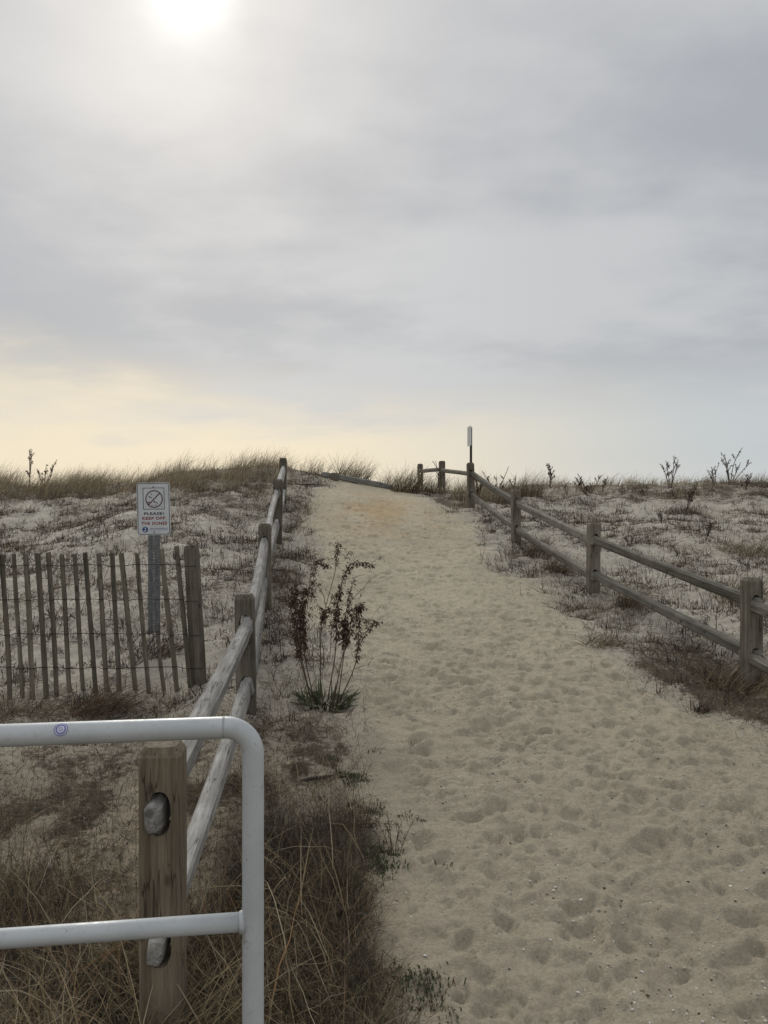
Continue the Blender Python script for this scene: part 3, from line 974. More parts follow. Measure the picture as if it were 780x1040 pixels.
def addpoly(V, Fc, outline, y0, y1):
    v, f = plate(outline, y0, y1); o_ = len(V)
    V += v; Fc += [tuple(i + o_ for i in q) for q in f]


rl = rr_ - .0045; hw_ = .0048
addpoly(V, Fc, [(ccx + ca * s * rl - sa * t * hw_, ccy + sa * s * rl + ca * t * hw_) for s, t in ((-1, -1), (1, -1), (1, 1), (-1, 1))][::-1], -.0046, -.0031)
link('prohibition_ring', pyd('prohibition_ring', V, Fc), M['ink_ring'], panel)
for poly in ([(318, 292), (335, 300), (352, 316), (378, 320), (376, 330), (345, 328), (325, 310)], [(395, 375), (410, 372), (425, 392), (412, 402), (398, 392)],
             [(430, 375), (455, 405), (465, 425), (450, 420), (436, 400)], [(362, 432), (385, 436), (384, 444), (362, 440)], [(412, 432), (440, 430), (440, 442), (412, 442)],
             [(300, 395), (330, 380), (345, 385), (310, 410)], [(510, 450), (522, 446), (530, 460), (515, 464)], [(350, 270), (362, 262), (372, 270), (362, 280)]):
    V, Fc = [], []               # the walker and dune grass marks behind the slash
    addpoly(V, Fc, [S2(*q) for q in poly], -.0040, -.0031)
    link('figure_mark', pyd('figure_mark', V, Fc), M['ink_black'], panel)


def text(name, body, px, py, width_px, h_px, mat):
    cu = bpy.data.curves.new(name, 'FONT')
    cu.body = body; cu.align_x = 'CENTER'; cu.align_y = 'CENTER'; cu.size = 1; cu.offset = .035; cu.extrude = .0; cu.space_character = 1.12
    ob = bpy.data.objects.new('tmp_text', cu); COL.objects.link(ob)
    dg = bpy.context.evaluated_depsgraph_get(); dg.update()
    me = bpy.data.meshes.new_from_object(ob.evaluated_get(dg)); me.name = name
    bpy.data.objects.remove(ob, do_unlink=True)
    co = np.zeros(len(me.vertices) * 3); me.vertices.foreach_get('co', co); co = co.reshape(-1, 3)
    mn, mx = co.min(0), co.max(0)
    cx_, cz_ = S2(px, py)
    W = width_px / 515 * sw; Hh = h_px / 800 * sh
    nx_ = (co[:, 0] - (mn[0] + mx[0]) / 2) / (mx[0] - mn[0]) * W + cx_
    nz_ = (co[:, 1] - (mn[1] + mx[1]) / 2) / (mx[1] - mn[1]) * Hh + cz_
    co = np.stack([nx_, np.full(len(co), -.0038), nz_], -1)
    me.vertices.foreach_set('co', co.ravel()); me.materials.clear(); me.update()
    return link(name, me, mat, panel)


text('lettering', 'PLEASE!', 398, 565, 305, 42, M['ink_black'])
text('lettering', 'KEEP OFF', 395, 635, 352, 48, M['ink_red'])
text('lettering', 'THE DUNES', 400, 712, 395, 48, M['ink_red'])
ex, ey = S2(260, 806)
V, Fc = plate(circ(45 / 515 * sw, ex, ey, 32), -.0040, -.0031)
em = link('emblem', pyd('emblem', V, Fc), M['ink_blue'], panel)
V, Fc = [], []
for poly in ([(255, 775), (268, 772), (272, 790), (262, 800), (250, 792)], [(262, 800), (275, 815), (268, 835), (240, 838), (232, 826), (252, 822)]):
    addpoly(V, Fc, [S2(*q) for q in poly], -.0048, -.0041)
link('emblem_mark', pyd('emblem_mark', V, Fc), M['sign_white'], em)
V, Fc = [], []                   # two lines of tiny unreadable print
rg_ = random.Random(4)
for row, (y0, y1) in enumerate(((782, 797), (806, 818))):
    px = 335
    while px < 598:
        w_ = rg_.uniform(4, 9)
        yy0, yy1 = y0 + rg_.uniform(0, 5), y1 - rg_.uniform(0, 3)
        addpoly(V, Fc, [S2(px, yy1), S2(px + w_, yy1), S2(px + w_, yy0), S2(px, yy0)], -.0038, -.0031)
        px += w_ + rg_.uniform(3, 8)
link('small_print', pyd('small_print', V, Fc), M['ink_blue'], panel)
for py in (160, 846):
    cx_, cz_ = S2(397, py)
    V, Fc = plate(circ(.0055, cx_, cz_, 10), -.0075, -.0031)
    link('bolt', pyd('bolt', V, Fc), M['ink_black'], panel)

# second sign far up by the right fence, seen edge on
fb = foot(478.3, 15.1)
fs = empty('edge_on_sign', fb, 'far sign panel seen edge-on atop a thin dark pole', 'sign', rz=R(0))
zt = at(0, 433, 15.1).z - fb.z; zb_ = at(0, 453, 15.1).z - fb.z
V, Fc = [], []
box_into(V, Fc, -.022, .022, -.018, .018, -.3, zt - .02)
link('pole', pyd('pole', V, Fc), plain('far_pole_dark', (.04, .036, .033), .8), fs)
V, Fc = plate(rrect(.30, zt - zb_, .03), -.004, 0)
link('sign_panel', pyd('sign_panel', V, Fc), M['sign_white'], fs, (-.0275, 0, (zt + zb_) / 2), (0, 0, R(-82)))

# ------------------------------------------------------------------ handrail
pr = Vector(((257 - 390) / F * 1.812, 1.812, 0))
hdir = Vector((-.53, -.075, 0)).normalized()
hb = Vector((pr.x, pr.y, hg(pr.x, pr.y)))
hr = empty('handrail', hb, 'light grey painted tubular handrail in the near left corner', 'handrail')
zr = 1.119 - hb.z; rad = .0242; br = .062
pts = [Vector((0, 0, -.25)), Vector((0, 0, .3)), Vector((0, 0, zr - br))]
for k in range(1, 13):
    a = R(90 * k / 12)
    pts.append(hdir * (br * (1 - math.cos(a))) + Vector((0, 0, zr - br + br * math.sin(a))))
LR = 1.75
pts += [hdir * d_ + Vector((0, 0, zr)) for d_ in (.2, .5, .9, 1.3, LR - br)]
for k in range(1, 13):
    a = R(90 * k / 12)
    pts.append(hdir * (LR - br + br * math.sin(a)) + Vector((0, 0, zr - br + br * math.cos(a))))
pts += [hdir * LR + Vector((0, 0, .3)), hdir * LR + Vector((0, 0, -.25))]
link('frame_tube', tube_mesh('frame_tube', pts, rad, 28), M['paint'], hr)
zm = .682 - hb.z
link('middle_rail', tube_mesh('middle_rail', [hdir * d_ + Vector((0, 0, zm)) for d_ in (.012, .4, .8, 1.2, LR - .012)], .0208, 24), M['paint'], hr)
V, Fc = [], []                   # fillet of weld where the middle rail meets the upright
for k in range(1):
    tube_into(V, Fc, [hdir * d_ + Vector((0, 0, zm)) for d_ in (.019, .023, .028, .031)], [.0228, .0250, .0238, .0210], 24)
rw = random.Random(2)
V = [v + Vector((rw.uniform(-1, 1), rw.uniform(-1, 1), rw.uniform(-1, 1))) * .0011 for v in V]
link('weld', pyd('weld', V, Fc, True), M['paint'], hr)
seam = plain('seam_grime', (.30, .31, .31), .6)
V, Fc = [], []
tube_into(V, Fc, [hdir * (br + d_) + Vector((0, 0, zr)) for d_ in (.0, .001, .0045, .0055)], [.0240, .0247, .0247, .0240], 28)
link('joint_ring', pyd('joint_ring', V, Fc, True), seam, hr)


def on_tube(s, a, lift):         # point on the top tube: along s, around angle a (0 = facing the camera side)
    nrm = Vector((hdir.y, -hdir.x, 0)); nrm = nrm if nrm.y < 0 else -nrm
    return hdir * s + Vector((0, 0, zr)) + (nrm * math.cos(a) + Vector((0, 0, 1)) * math.sin(a)) * (rad + lift)


sc_s = (257 - 70) / F * 1.76 * 1.0 + .006


def disc_patch(r0, r1, lift, n=28, m=4):
    V, Fc = [], []
    for j in range(m + 1):
        r = r0 + (r1 - r0) * j / m
        for k in range(n):
            t = 2 * math.pi * k / n
            V.append(on_tube(sc_s + r * math.cos(t), .62 + r * math.sin(t) / rad, lift))
    for j in range(m):
        for k in range(n): Fc.append((j * n + k, j * n + (k + 1) % n, (j + 1) * n + (k + 1) % n, (j + 1) * n + k))
    return V, Fc


st = link('sticker', pyd('sticker', *disc_patch(.0004, .0145, .0006), True), M['sticker'], hr)
V, Fc = disc_patch(.0078, .0108, .0011, m=1)
v2, f2 = disc_patch(.0128, .0145, .0011, m=1); o_ = len(V); V += v2; Fc += [tuple(i + o_ for i in q) for q in f2]
v2, f2 = disc_patch(.0030, .0042, .0011, m=1); o_ = len(V); V += v2; Fc += [tuple(i + o_ for i in q) for q in f2]
link('ring_mark', pyd('ring_mark', V, Fc, True), M['violet'], st)

# ------------------------------------------------------------------ withered plants


def smooth_path(P, sub=5):
    P = [Vector(p) for p in P]
    out = []
    for i in range(len(P) - 1):
        p0 = P[max(i - 1, 0)]; p1 = P[i]; p2 = P[i + 1]; p3 = P[min(i + 2, len(P) - 1)]
        for k in range(sub):
            t = k / sub
            out.append(.5 * ((2 * p1) + (p2 - p0) * t + (2 * p0 - 5 * p1 + 4 * p2 - p3) * t * t + (3 * p1 - p0 - 3 * p2 + p3) * t ** 3))
    out.append(P[-1])
    return out


def leaf_cloud(path, t0, t1, n, size, spread, rg, palette, droop=.6, base=Vector((0, 0, 0))):
    """crumpled dead leaves hanging off a stem"""
    V, Fc, Cc = [], [], []
    m = len(path) - 1
    for _ in range(n):
        t = rg.uniform(t0, t1); i = min(int(t * m), m - 1)
        p = path[i].lerp(path[i + 1], t * m - i)
        a = rg.uniform(0, 6.283)
        out = Vector((math.cos(a), math.sin(a), rg.uniform(-1.6, .5) * droop * 1.3)).normalized()
        s = size * rg.uniform(.5, 1.35); w = s * rg.uniform(.10, .24)
        side = out.cross(Vector((rg.uniform(-1, 1), rg.uniform(-1, 1), rg.uniform(-1, 1)))).normalized()
        nr = out.cross(side)
        p = p + out * rg.uniform(0, spread)
        b0 = len(V)
        V += [p, p + out * s * .35 + side * w + nr * s * rg.uniform(-.15, .15), p + out * s * .4 - side * w + nr * s * rg.uniform(-.1, .3), p + out * s * .75 + nr * s * rg.uniform(-.2, .35) + side * w * .5, p + out * s * .95 + nr * s * rg.uniform(-.1, .4) - side * w * .4 - Vector((0, 0, s * .3))]
        Fc += [(b0, b0 + 1, b0 + 2), (b0 + 1, b0 + 3, b0 + 2), (b0 + 2, b0 + 3, b0 + 4)]
        c = Vector(palette[rg.randrange(len(palette))]) * rg.uniform(.75, 1.3)
        Cc += [tuple(c)] * 5
    V = np.array([tuple(v - base) for v in V]); Fc = np.array(Fc); Cc = np.array(Cc)
    return V, Fc, Cc


def stem_obj(path, r0, r1, root, mat, base):
    n = len(path)
    return link('stem', tube_mesh('stem', [p - base for p in path], [r0 + (r1 - r0) * i / (n - 1) for i in range(n)], 6), mat, root)


STEM = plain('dead_stem_brown', (.075, .052, .036), .85, 0, .3, 60)
WITHER = [(.058, .036, .026), (.085, .052, .034), (.045, .028, .023), (.11, .064, .043), (.07, .04, .03), (.13, .085, .06)]
gb = on_ground(330, 716)
gY = gb.y
gr_ = empty('withered_goldenrod', gb, 'tall withered goldenrod with dark shrivelled leaves beside the path', 'plant')
sc6 = 712 / 130.0


def C6(x, y, dy=0.0): return at(270 + x / sc6, 540 + y / sc6, gY + dy)


rgp = random.Random(8)
gz0 = gb.z
vshift = gz0 - C6(330, 955).z
stems = [
    ([(250, 930), (245, 900), (215, 770), (180, 600), (165, 430), (160, 280)], -.05, [(.50, .98, 349, 0.030)]),
    ([(268, 935), (258, 880), (215, 680), (205, 520), (197, 420), (228, 290)], .06, [(.45, .97, 349, 0.030)]),
    ([(175, 540), (135, 400), (112, 260), (105, 210)], -.04, [(.75, 1, 35, 0.015), (.1, .5, 31, 0.020)]),
    ([(160, 500), (125, 390), (62, 312)], -.02, [(.3, .9, 17, 0.014)]),
    ([(205, 520), (240, 300), (262, 220), (290, 155), (350, 182)], .05, [(.45, 1, 162, 0.020)]),
    ([(230, 420), (248, 300), (262, 270), (264, 350)], .03, [(.55, 1, 93, 0.021)]),
    ([(302, 935), (302, 880), (305, 600), (312, 500), (335, 400), (388, 200), (402, 45)], .0, [(.52, .64, 143, 0.024), (.86, 1, 139, 0.017)]),
    ([(312, 500), (360, 385), (372, 340)], .02, [(.2, 1, 45, 0.020)]),
    ([(330, 400), (318, 340), (285, 290)], .02, []),
    ([(352, 930), (352, 885), (385, 680), (395, 500), (405, 350), (440, 230), (490, 165), (590, 176)], -.03, [(.36, .60, 255, 0.027), (.58, 1, 255, 0.020)]),
    ([(385, 930), (390, 870), (430, 660), (440, 540), (436, 470)], .08, [(.55, .97, 233, 0.027)]),
    ([(436, 520), (450, 420), (470, 330), (495, 250), (552, 230)], .08, [(.1, .75, 106, 0.020)]),
    ([(436, 480), (470, 380), (545, 305)], .1, [(.8, 1, 9, 0.014)]),
    ([(400, 930), (410, 860), (440, 640), (470, 520), (500, 430), (540, 405)], .04, [(.42, .8, 139, 0.027), (.82, 1, 78, 0.020)]),
    ([(420, 925), (428, 895), (495, 740), (515, 600), (518, 430), (520, 405)], -.06, [(.45, .99, 302, 0.025)]),
    ([(512, 640), (545, 580), (575, 525), (625, 490)], -.06, [(.3, .5, 22, 0.016), (.6, 1, 93, 0.019)]),
    ([(520, 500), (548, 480), (585, 492)], -.05, [(.3, 1, 31, 0.016)]),
    ([(355, 700), (365, 560), (372, 480)], .09, [(.5, 1, 45, 0.019)]),
    ([(240, 880), (190, 700), (150, 560)], .09, []),
]
for pts, dy, lvs in stems:
    P = [C6(x_, y_, dy * (1 - i * .0) + rgp.uniform(-.02, .02)) + Vector((0, 0, vshift)) for i, (x_, y_) in enumerate(pts)]
    path = smooth_path(P, 5)
    root_y = pts[0][1]
    so = stem_obj(path, .0048 if root_y > 850 else .0026, .0017, gr_, STEM, gb)
    parts = [leaf_cloud(path, a_, b__, n_, s_, .020, rgp, WITHER, droop=1.0, base=gb) for a_, b__, n_, s_ in lvs]
    for a_, b__, n_, s_ in lvs:      # fine side twigs with their own seed heads
        for q in range(max(1, n_ // 28)):
            t = rgp.uniform(a_, b__) * (len(path) - 1); i = min(int(t), len(path) - 2)
            p = path[i].lerp(path[i + 1], t - i); an = rgp.uniform(0, 6.283); ln = rgp.uniform(.04, .13)
            e = p + Vector((math.cos(an) * .8, math.sin(an) * .6, rgp.uniform(.1, 1.0))).normalized() * ln
            tw = [p, p.lerp(e, .5) + Vector((0, 0, .012)), e, e + Vector((math.cos(an) * .018, 0, -.012))]
            V_, F_ = [], []
            tube_into(V_, F_, tw, .0011, 4, False)
            V_ = np.array([tuple(w_ - gb) for w_ in V_]); F_ = np.array(F_)
            parts.append((V_, np.concatenate([F_[:, [0, 1, 2]], F_[:, [0, 2, 3]]]), np.tile(np.array([[.075, .05, .035]]), (len(V_), 1))))
            parts.append(leaf_cloud(tw, .35, 1.0, rgp.randint(4, 11), s_ * .75, .008, rgp, WITHER, droop=1.0, base=gb))
    if parts:
        link('dead_leaves', npmesh('dead_leaves', *join_blades(parts)), M['leaf'], so)
n = 330
a = RG.random(n) * 6.283; r = .15 * np.sqrt(RG.random(n))
x = gb.x + 1.15 * r * np.cos(a); y = gb.y + r * np.sin(a)
v, f, c = blades(x, y, a, (.05 + .11 * RG.random(n) ** 1.3), .013 * (.4 + .9 * RG.random(n)), np.abs(RG.normal(.75, .45, n)), RG.normal(.5, .6, n), pal(n, GREEN + GREEN[:3] + DARK[:2] + BROWN[:1]), 3)
link('green_rosette', npmesh('green_rosette', v - np.array(gb), f, c), M['leaf'], gr_)


# small dead weed stalks standing on the skyline and along the right dune
def weed_plant(u, Y, height, nst, label, group=None, seed=0, spread=.35, lean=.1, leafy=1.0, name='dried_weed'):
    rg = random.Random(seed + 1000)
    height *= 1.0 if name != 'dried_weed' else 1.28
    b_ = foot(u, Y)
    root = empty(name, b_, label, 'plant', group)
    for s in range(nst):
        a = rg.uniform(0, 6.283); sp_ = spread * rg.uniform(.3, 1.0)
        hgt_ = height * rg.uniform(.55, 1.05)
        tip = Vector((math.cos(a) * sp_ * height + lean * hgt_, math.sin(a) * sp_ * height * .6, hgt_))
        mid = tip * .5 + Vector((rg.uniform(-.05, .05), rg.uniform(-.05, .05), hgt_ * .08)) * height
        path = smooth_path([Vector((rg.uniform(-.02, .02), rg.uniform(-.02, .02), -.03)), mid, tip], 5)
        so = link('stem', tube_mesh('stem', path, [min(.009, .016 * height) * (.5 if name == 'twig_plant' else 1) * (1 - .5 * i / (len(path) - 1)) for i in range(len(path))], 5), STEM, root)
        if leafy:
            parts = [leaf_cloud(path, .3, 1.0, int(26 * leafy * rg.uniform(.4, 1.2)), .027 * min(1, height * 1.6), .010, rg, WITHER + DARK)]
            for q in range(rg.randint(2, 4)):     # side sprigs
                t = rg.uniform(.35, .8); i = int(t * (len(path) - 1))
                a2 = rg.uniform(0, 6.283)
                e = path[i] + Vector((math.cos(a2) * .5, math.sin(a2) * .3, .8)) * height * rg.uniform(.15, .3)
                br_ = smooth_path([path[i], path[i].lerp(e, .5) + Vector((0, 0, .01)), e], 3)
                V_, F_ = [], []
                tube_into(V_, F_, br_, min(.006, .010 * height) * (.4 if name == 'twig_plant' else 1), 4, False)
                V_ = np.array([tuple(w_) for w_ in V_]); F_ = np.array(F_)
                tri = np.concatenate([F_[:, [0, 1, 2]], F_[:, [0, 2, 3]]])
                parts.append((V_, tri, np.tile(np.array([[.06, .042, .032]]), (len(V_), 1))))
                parts.append(leaf_cloud(br_, .4, 1.0, int(12 * leafy), .030 * min(1, height * 1.6), .010, rg, WITHER + DARK))
            link('dead_leaves', npmesh('dead_leaves', *join_blades(parts)), M['leaf'], so)
    return root


GW = 'dried weeds standing along the dune skyline'
weed_plant(29, 16.4, .62, 3, 'tallest dried weed on the left skyline among crest grass', GW, 1, .15, .02)
weed_plant(45, 16.6, .48, 4, 'forked dried weed right of the tallest left skyline stalk', GW, 2, .5, .1)
weed_plant(486, 15.7, .42, 3, 'dried weed just right of the edge-on sign pole', GW, 3, .3, .1)
weed_plant(503, 16.2, .45, 4, 'forked dried weed above the upper rails of the right fence', GW, 4, .6, .1)
weed_plant(523, 16.3, .28, 4, 'short dried weed on the crest behind the third right post', GW, 5, .5, .1)
weed_plant(559, 16.8, .52, 3, 'solitary tall dried weed above the middle right fence span', GW, 6, .25, .12)
weed_plant(597, 15.6, .38, 7, 'wide spreading dried weed above the lone middle fence post', GW, 7, .8, .05)
weed_plant(681, 16.6, .56, 4, 'paired dried weed stalks forming a narrow V on the right skyline', GW, 8, .4, .12)
weed_plant(697, 14.3, .42, 4, 'dark dried weed on the slope below the V shaped stalks', GW, 9, .4, .15, 1.4)
weed_plant(725, 16.2, .36, 4, 'low dark dried weed left of the widest right skyline weed', GW, 10, .5, .05, 1.2)
weed_plant(741, 16.5, .62, 6, 'widest branching dried weed near the right picture edge', GW, 11, .6, .1)
weed_plant(447, 17.0, .55, 2, 'thin pale stalk between the two farthest fence posts', GW, 12, .15, .0, .4)
weed_plant(576, 15.9, .22, 5, 'low dried weed between the solitary tall weed and the wide one', GW, 21, .6, .1)
weed_plant(611, 16.4, .26, 4, 'small dried weed just right of the wide spreading one', GW, 22, .5, .1)
weed_plant(655, 15.5, .20, 5, 'short dried stubs left of the V shaped stalks', GW, 23, .7, .0, 1.2)
weed_plant(757, 15.9, .34, 3, 'last dried weed at the right picture edge', GW, 24, .5, .15)
weed_plant(672, 12.6, .20, 5, 'dark stubby weed halfway up the right dune', GW, 25, .5, .0, 1.6)
weed_plant(718, 11.4, .18, 5, 'dark stubby weed lower on the right dune near the edge', GW, 26, .6, .0, 1.6)
weed_plant(586, 13.2, .18, 5, 'small stubby weed on bare sand above the lone middle post', GW, 27, .5, .0, 1.4)
weed_plant(401, 3.55, .22, 7, 'small bare branching twig plant beside the path edge', None, 13, .55, .05, .35, 'twig_plant')
weed_plant(640, 11.0, .16, 5, 'small dark weed on the dune beyond the longest right rail', None, 14, .7, .0, 1.3)


# dead grass tufts one can tell apart
def tuft(u, Y, nb, rad_, L, palette, label, group=None, az0=0.0, lean=.3, w=.006, tilt=.25, bend=.8, name='grass_tuft'):
    b_ = foot(u, Y)
    v, f, c = tuft_blades(b_.x, b_.y, nb, rad_, L, palette, RG, lean, az0, w, 5, .3, tilt, bend)
    o = link(name, npmesh(name, v - np.array(b_), f, c), M['grass'], None, b_)
    return tag(o, label, 'grass', group)


GT = 'dead grass tufts on the dune'
OB = OLIVE + CREST[:3] + BROWN[:1]
tuft(352, 17.5, 420, .26, .50, OB, 'tall wind-bent tuft behind the fallen rail on the crest', GT)
tuft(367, 17.6, 260, .18, .46, OB, 'tuft leaning right over the middle of the fallen rail', GT)
tuft(322, 17.3, 160, .22, .34, OB, 'thin grass at the left end of the fallen rail', GT)
tuft(391, 17.9, 160, .22, .36, OB, 'small tuft behind the right end of the fallen rail', GT)
tuft(411, 16.9, 620, .32, .46, OB + BROWN, 'bushy brown tuft left of the two farthest fence posts', GT)
tuft(437, 17.3, 420, .30, .36, BROWN + OB, 'brown tuft around the foot of the two farthest posts', GT)
tuft(535, 15.9, 420, .30, .44, BROWN + OB, 'reddish brown tuft on the crest behind the third right post', GT)
tuft(505, 15.6, 300, .30, .36, OB, 'olive tuft beside the edge-on sign pole', GT)
tuft(468, 16.0, 240, .25, .38, OB, 'olive tuft left of the edge-on sign pole', GT)
tuft(761, 10.4, 420, .38, .26, OB + BROWN, 'broad low dead tuft near the right picture edge beyond the rails', GT, tilt=.6)
tuft(545, 10.9, 260, .20, .24, BROWN, 'brown tuft at the foot of the third right post', GT, tilt=.5)
tuft(563, 10.0, 180, .14, .26, BROWN + OB, 'sparse brown tuft between the middle two right posts', GT, tilt=.5)
tuft(640, 8.3, 240, .17, .22, BROWN + OB, 'brown tuft under the lower rail beside the lone middle post', GT, tilt=.5)
tuft(690, 14.2, 260, .30, .22, DARK + BROWN, 'dark low scrub patch on the upper right dune', GT, tilt=.6)
tuft(612, 6.9, 160, .16, .15, BROWN + OB, 'sparse flattened tuft on the path edge below the right fence', GT, tilt=.8)
tuft(742, 6.0, 260, .20, .24, OB + BROWN, 'tuft around the base of the nearest right post', GT, tilt=.7)
tuft(710, 5.5, 70, .05, .10, DARK + BROWN, 'tiny dark sprig on the sand below the nearest right post', GT, tilt=.5)
tuft(158, 6.6, 240, .20, .22, BROWN + DARK, 'dark tuft at the foot of the sign post', GT, tilt=.6)
tuft(97, 5.45, 420, .20, .30, [(.20, .13, .075), (.15, .095, .055), (.11, .072, .045)] + BROWN, 'reddish heap of dead stalks against the picket fence', GT, tilt=.95, bend=.5, w=.004)
tuft(20, 5.5, 240, .30, .16, BROWN + OB, 'low dead grass at the left end of the picket fence', GT, tilt=.8, w=.004)
tuft(770, 5.75, 34, .08, .42, STRAW, 'pale straw blades arching over the nearest right post foot', GT, tilt=.6, w=.004, lean=.9)
tuft(748, 8.2, 200, .25, .3, DARK + OB, 'dark tuft behind the right fence beside the picture edge', GT, tilt=.4)

tuft(163, 2.34, 260, .16, .30, STRAW + OLIVE, 'straw tuft hiding the foot of the nearest post', GT, tilt=.5, w=.004)

# loose sticks
def stick(u, Y, L, ang, rad_, mat, label, name='fallen_stick', lift=.012, seed=1):
    rg = random.Random(seed)
    b_ = foot(u, Y)
    pts = []
    for i in range(9):
        t = i / 8 - .5
        x_ = b_.x + math.cos(ang) * L * t + rg.uniform(-.006, .006); y_ = b_.y + math.sin(ang) * L * t + rg.uniform(-.006, .006)
        pts.append(Vector((x_, y_, b_.z + lift + rg.uniform(-.003, .003))) - b_)
    o = link(name, tube_mesh(name, pts, [rad_ * (.75 + .5 * rg.random()) * (1 if 0 < i < 8 else .5) for i in range(9)], 7), mat, None, b_)
    return tag(o, label, 'stick')


stick(323, 4.28, .19, .35, .009, plain('bark_dark', (.04, .03, .024), .9, 0, .4, 60), 'short dark stick lying on sand below the goldenrod', seed=3)
stick(51, 3.42, .13, 1.9, .011, plain('driftwood_pale', (.20, .185, .165), .9, 0, .25, 40), 'pale driftwood scrap on littered sand under the handrail', 'driftwood', seed=5)
stick(310, 15.6, .45, -.3, .016, plain('bark_grey', (.06, .05, .042), .9, 0, .3, 40), 'dark branch at the left path edge near the crest', 'fallen_branch', seed=7)

# ------------------------------------------------------------------ sky and light
AZ, EL = R(-13.7), R(32.3)       # azimuth from +Y towards +X, elevation
sun_dir = Vector((math.sin(AZ) * math.cos(EL), math.cos(AZ) * math.cos(EL), math.sin(EL)))
w = bpy.data.worlds.new('World'); scene.world = w; w.use_nodes = True
nt = w.node_tree
for n_ in list(nt.nodes): nt.nodes.remove(n_)
outw = N(nt, 'ShaderNodeOutputWorld')
sky = N(nt, 'ShaderNodeTexSky', sky_type='NISHITA')
sky.sun_disc = False; sky.sun_elevation = EL; sky.sun_rotation = AZ % (2 * math.pi); sky.altitude = 5; sky.dust_density = 2.0
bg1 = N(nt, 'ShaderNodeBackground'); bg1.inputs['Strength'].default_value = .10
nt.links.new(sky.outputs[0], bg1.inputs['Color'])
tc = N(nt, 'ShaderNodeTexCoord')
D = tc.outputs['Generated']
nrmz = N(nt, 'ShaderNodeVectorMath', operation='NORMALIZE'); nt.links.new(D, nrmz.inputs[0]); D = nrmz.outputs[0]
sx_ = N(nt, 'ShaderNodeSeparateXYZ'); nt.links.new(D, sx_.inputs[0])
dx, dy, dz = sx_.outputs
# flat layered cloud deck: project the view ray on a plane overhead
den = mth(nt, 'ADD', mth(nt, 'MAXIMUM', dz, 0.0), .16)
px_ = mth(nt, 'DIVIDE', dx, den); py_ = mth(nt, 'DIVIDE', dy, den)
cv = N(nt, 'ShaderNodeCombineXYZ'); nt.links.new(px_, cv.inputs[0]); nt.links.new(py_, cv.inputs[1])
rotm = N(nt, 'ShaderNodeMapping'); rotm.inputs['Rotation'].default_value = (0, 0, R(-8)); rotm.inputs['Scale'].default_value = (.78, .92, 1); rotm.inputs['Location'].default_value = (3.2, 1.4, 0)
nt.links.new(cv.outputs[0], rotm.inputs[0])
c1 = noise(nt, rotm.outputs[0], .95, 4, .45)
c2 = noise(nt, rotm.outputs[0], 2.4, 4, .5)
cl = mth(nt, 'ADD', mth(nt, 'MULTIPLY', c1, .7), mth(nt, 'MULTIPLY', c2, .3))
# how far from the sun (dot product)
dt_ = N(nt, 'ShaderNodeVectorMath', operation='DOT_PRODUCT'); nt.links.new(D, dt_.inputs[0]); dt_.inputs[1].default_value = sun_dir
sd = dt_.outputs['Value']
c3 = noise(nt, rotm.outputs[0], 6.5, 5, .6)
cl = mth(nt, 'ADD', cl, mth(nt, 'MULTIPLY', mth(nt, 'SUBTRACT', c3, .5), .16))
grey = mixc(nt, ramp(nt, cl, .38, .60), (.402, .42, .448), (.55, .558, .568))
# thin high band near the horizon where the light leaks under the deck: warm below the sun, cool away from it
hb_ = ramp(nt, mth(nt, 'ADD', dz, mth(nt, 'MULTIPLY', mth(nt, 'SUBTRACT', cl, .5), .26)), .190, .085)
warm = ramp(nt, dx, .48, -.14)
hcol = mixc(nt, warm, (.53, .575, .605), (.85, .745, .555))
skyc = mixc(nt, mth(nt, 'MULTIPLY', hb_, .92), grey, hcol)
lowb = ramp(nt, dz, .075, .0, 0, .6)
skyc = mixc(nt, lowb, skyc, mixc(nt, warm, (.63, .66, .672), (.78, .705, .565)))
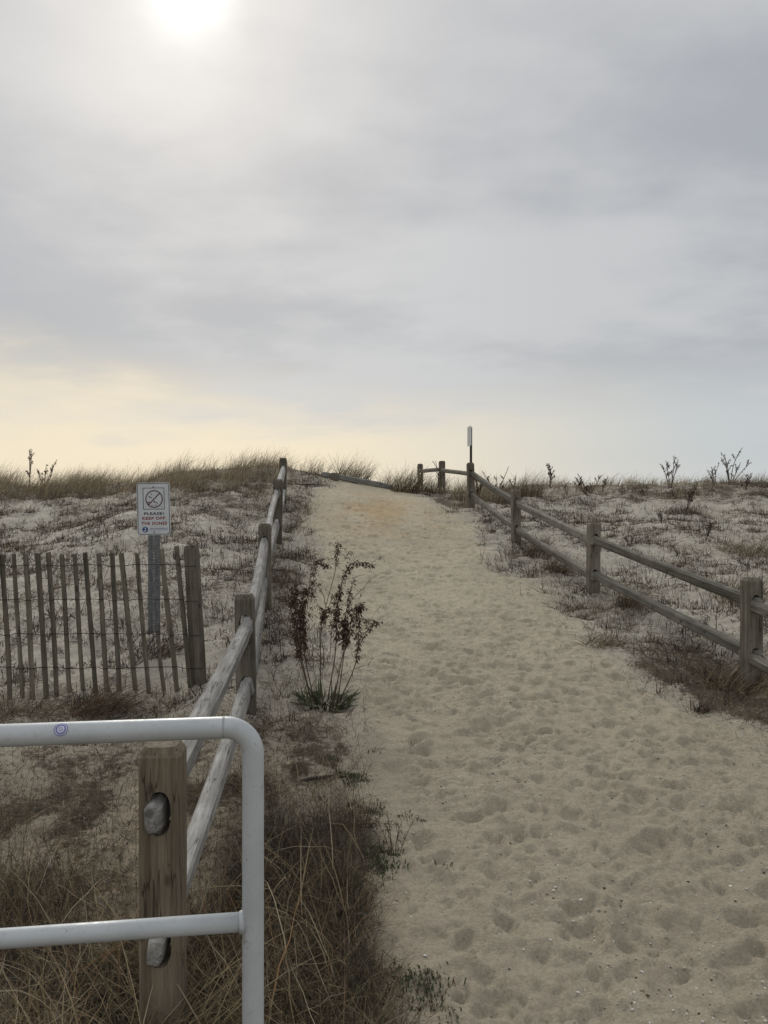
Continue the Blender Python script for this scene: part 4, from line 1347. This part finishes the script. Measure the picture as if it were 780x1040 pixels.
# the sun's soft disc through cloud
sdw = mth(nt, 'ADD', sd, mth(nt, 'MULTIPLY', mth(nt, 'SUBTRACT', c3, .5), .0011))
g1 = mth(nt, 'POWER', mth(nt, 'MINIMUM', mth(nt, 'MAXIMUM', sdw, 0.0), 1.0), 1500.0)
g2 = mth(nt, 'POWER', mth(nt, 'MAXIMUM', sd, 0.0), 130.0)
g3 = mth(nt, 'POWER', mth(nt, 'MAXIMUM', sd, 0.0), 9.0)
glow = mth(nt, 'ADD', mth(nt, 'MULTIPLY', g1, .62), mth(nt, 'ADD', mth(nt, 'MULTIPLY', g2, mth(nt, 'MULTIPLY', cl, .28)), mth(nt, 'MULTIPLY', g3, .04)))
gcol = N(nt, 'ShaderNodeVectorMath', operation='SCALE'); gcol.inputs[0].default_value = (1.0, .975, .90); nt.links.new(glow, gcol.inputs['Scale'])
skyc = mixc(nt, 1.0, skyc, gcol.outputs[0], 'ADD')
# overcast is brighter overhead; unseen sky there and behind the eye raised for fill
fill_gain = mth(nt, 'ADD', ramp(nt, dz, .52, .95, 1.0, 1.7), ramp(nt, dy, .1, -.6, 0, .35))
zsc = N(nt, 'ShaderNodeVectorMath', operation='SCALE'); nt.links.new(skyc, zsc.inputs[0]); nt.links.new(fill_gain, zsc.inputs['Scale'])
skyc = zsc.outputs[0]
bg2 = N(nt, 'ShaderNodeBackground'); bg2.inputs['Strength'].default_value = 1.0
nt.links.new(skyc, bg2.inputs['Color'])
ms = N(nt, 'ShaderNodeMixShader'); ms.inputs[0].default_value = .93
nt.links.new(bg1.outputs[0], ms.inputs[1]); nt.links.new(bg2.outputs[0], ms.inputs[2])
nt.links.new(ms.outputs[0], outw.inputs['Surface'])

sl = bpy.data.lights.new('sun', 'SUN'); sl.energy = 1.45; sl.angle = R(10); sl.color = (1, .95, .86)
so = bpy.data.objects.new('sun', sl); COL.objects.link(so)
so.rotation_euler = (-sun_dir).to_track_quat('-Z', 'Y').to_euler(); so.location = (0, 0, 20)

# ------------------------------------------------------------------ camera
cd = bpy.data.cameras.new('camera'); co = bpy.data.objects.new('camera', cd); COL.objects.link(co)
co.location = (0, 0, CAM_H); co.rotation_euler = (R(90), 0, 0)
cd.sensor_fit = 'VERTICAL'; cd.sensor_height = 36; cd.lens = F / 1040 * 36; cd.clip_start = .05; cd.clip_end = 3000
scene.camera = co
scene.view_settings.view_transform = 'Standard'; scene.view_settings.look = 'None'
scene.view_settings.exposure = 0; scene.view_settings.gamma = 1; scene.view_settings.use_curve_mapping = False
scene.cycles.max_bounces = 5; scene.cycles.diffuse_bounces = 3
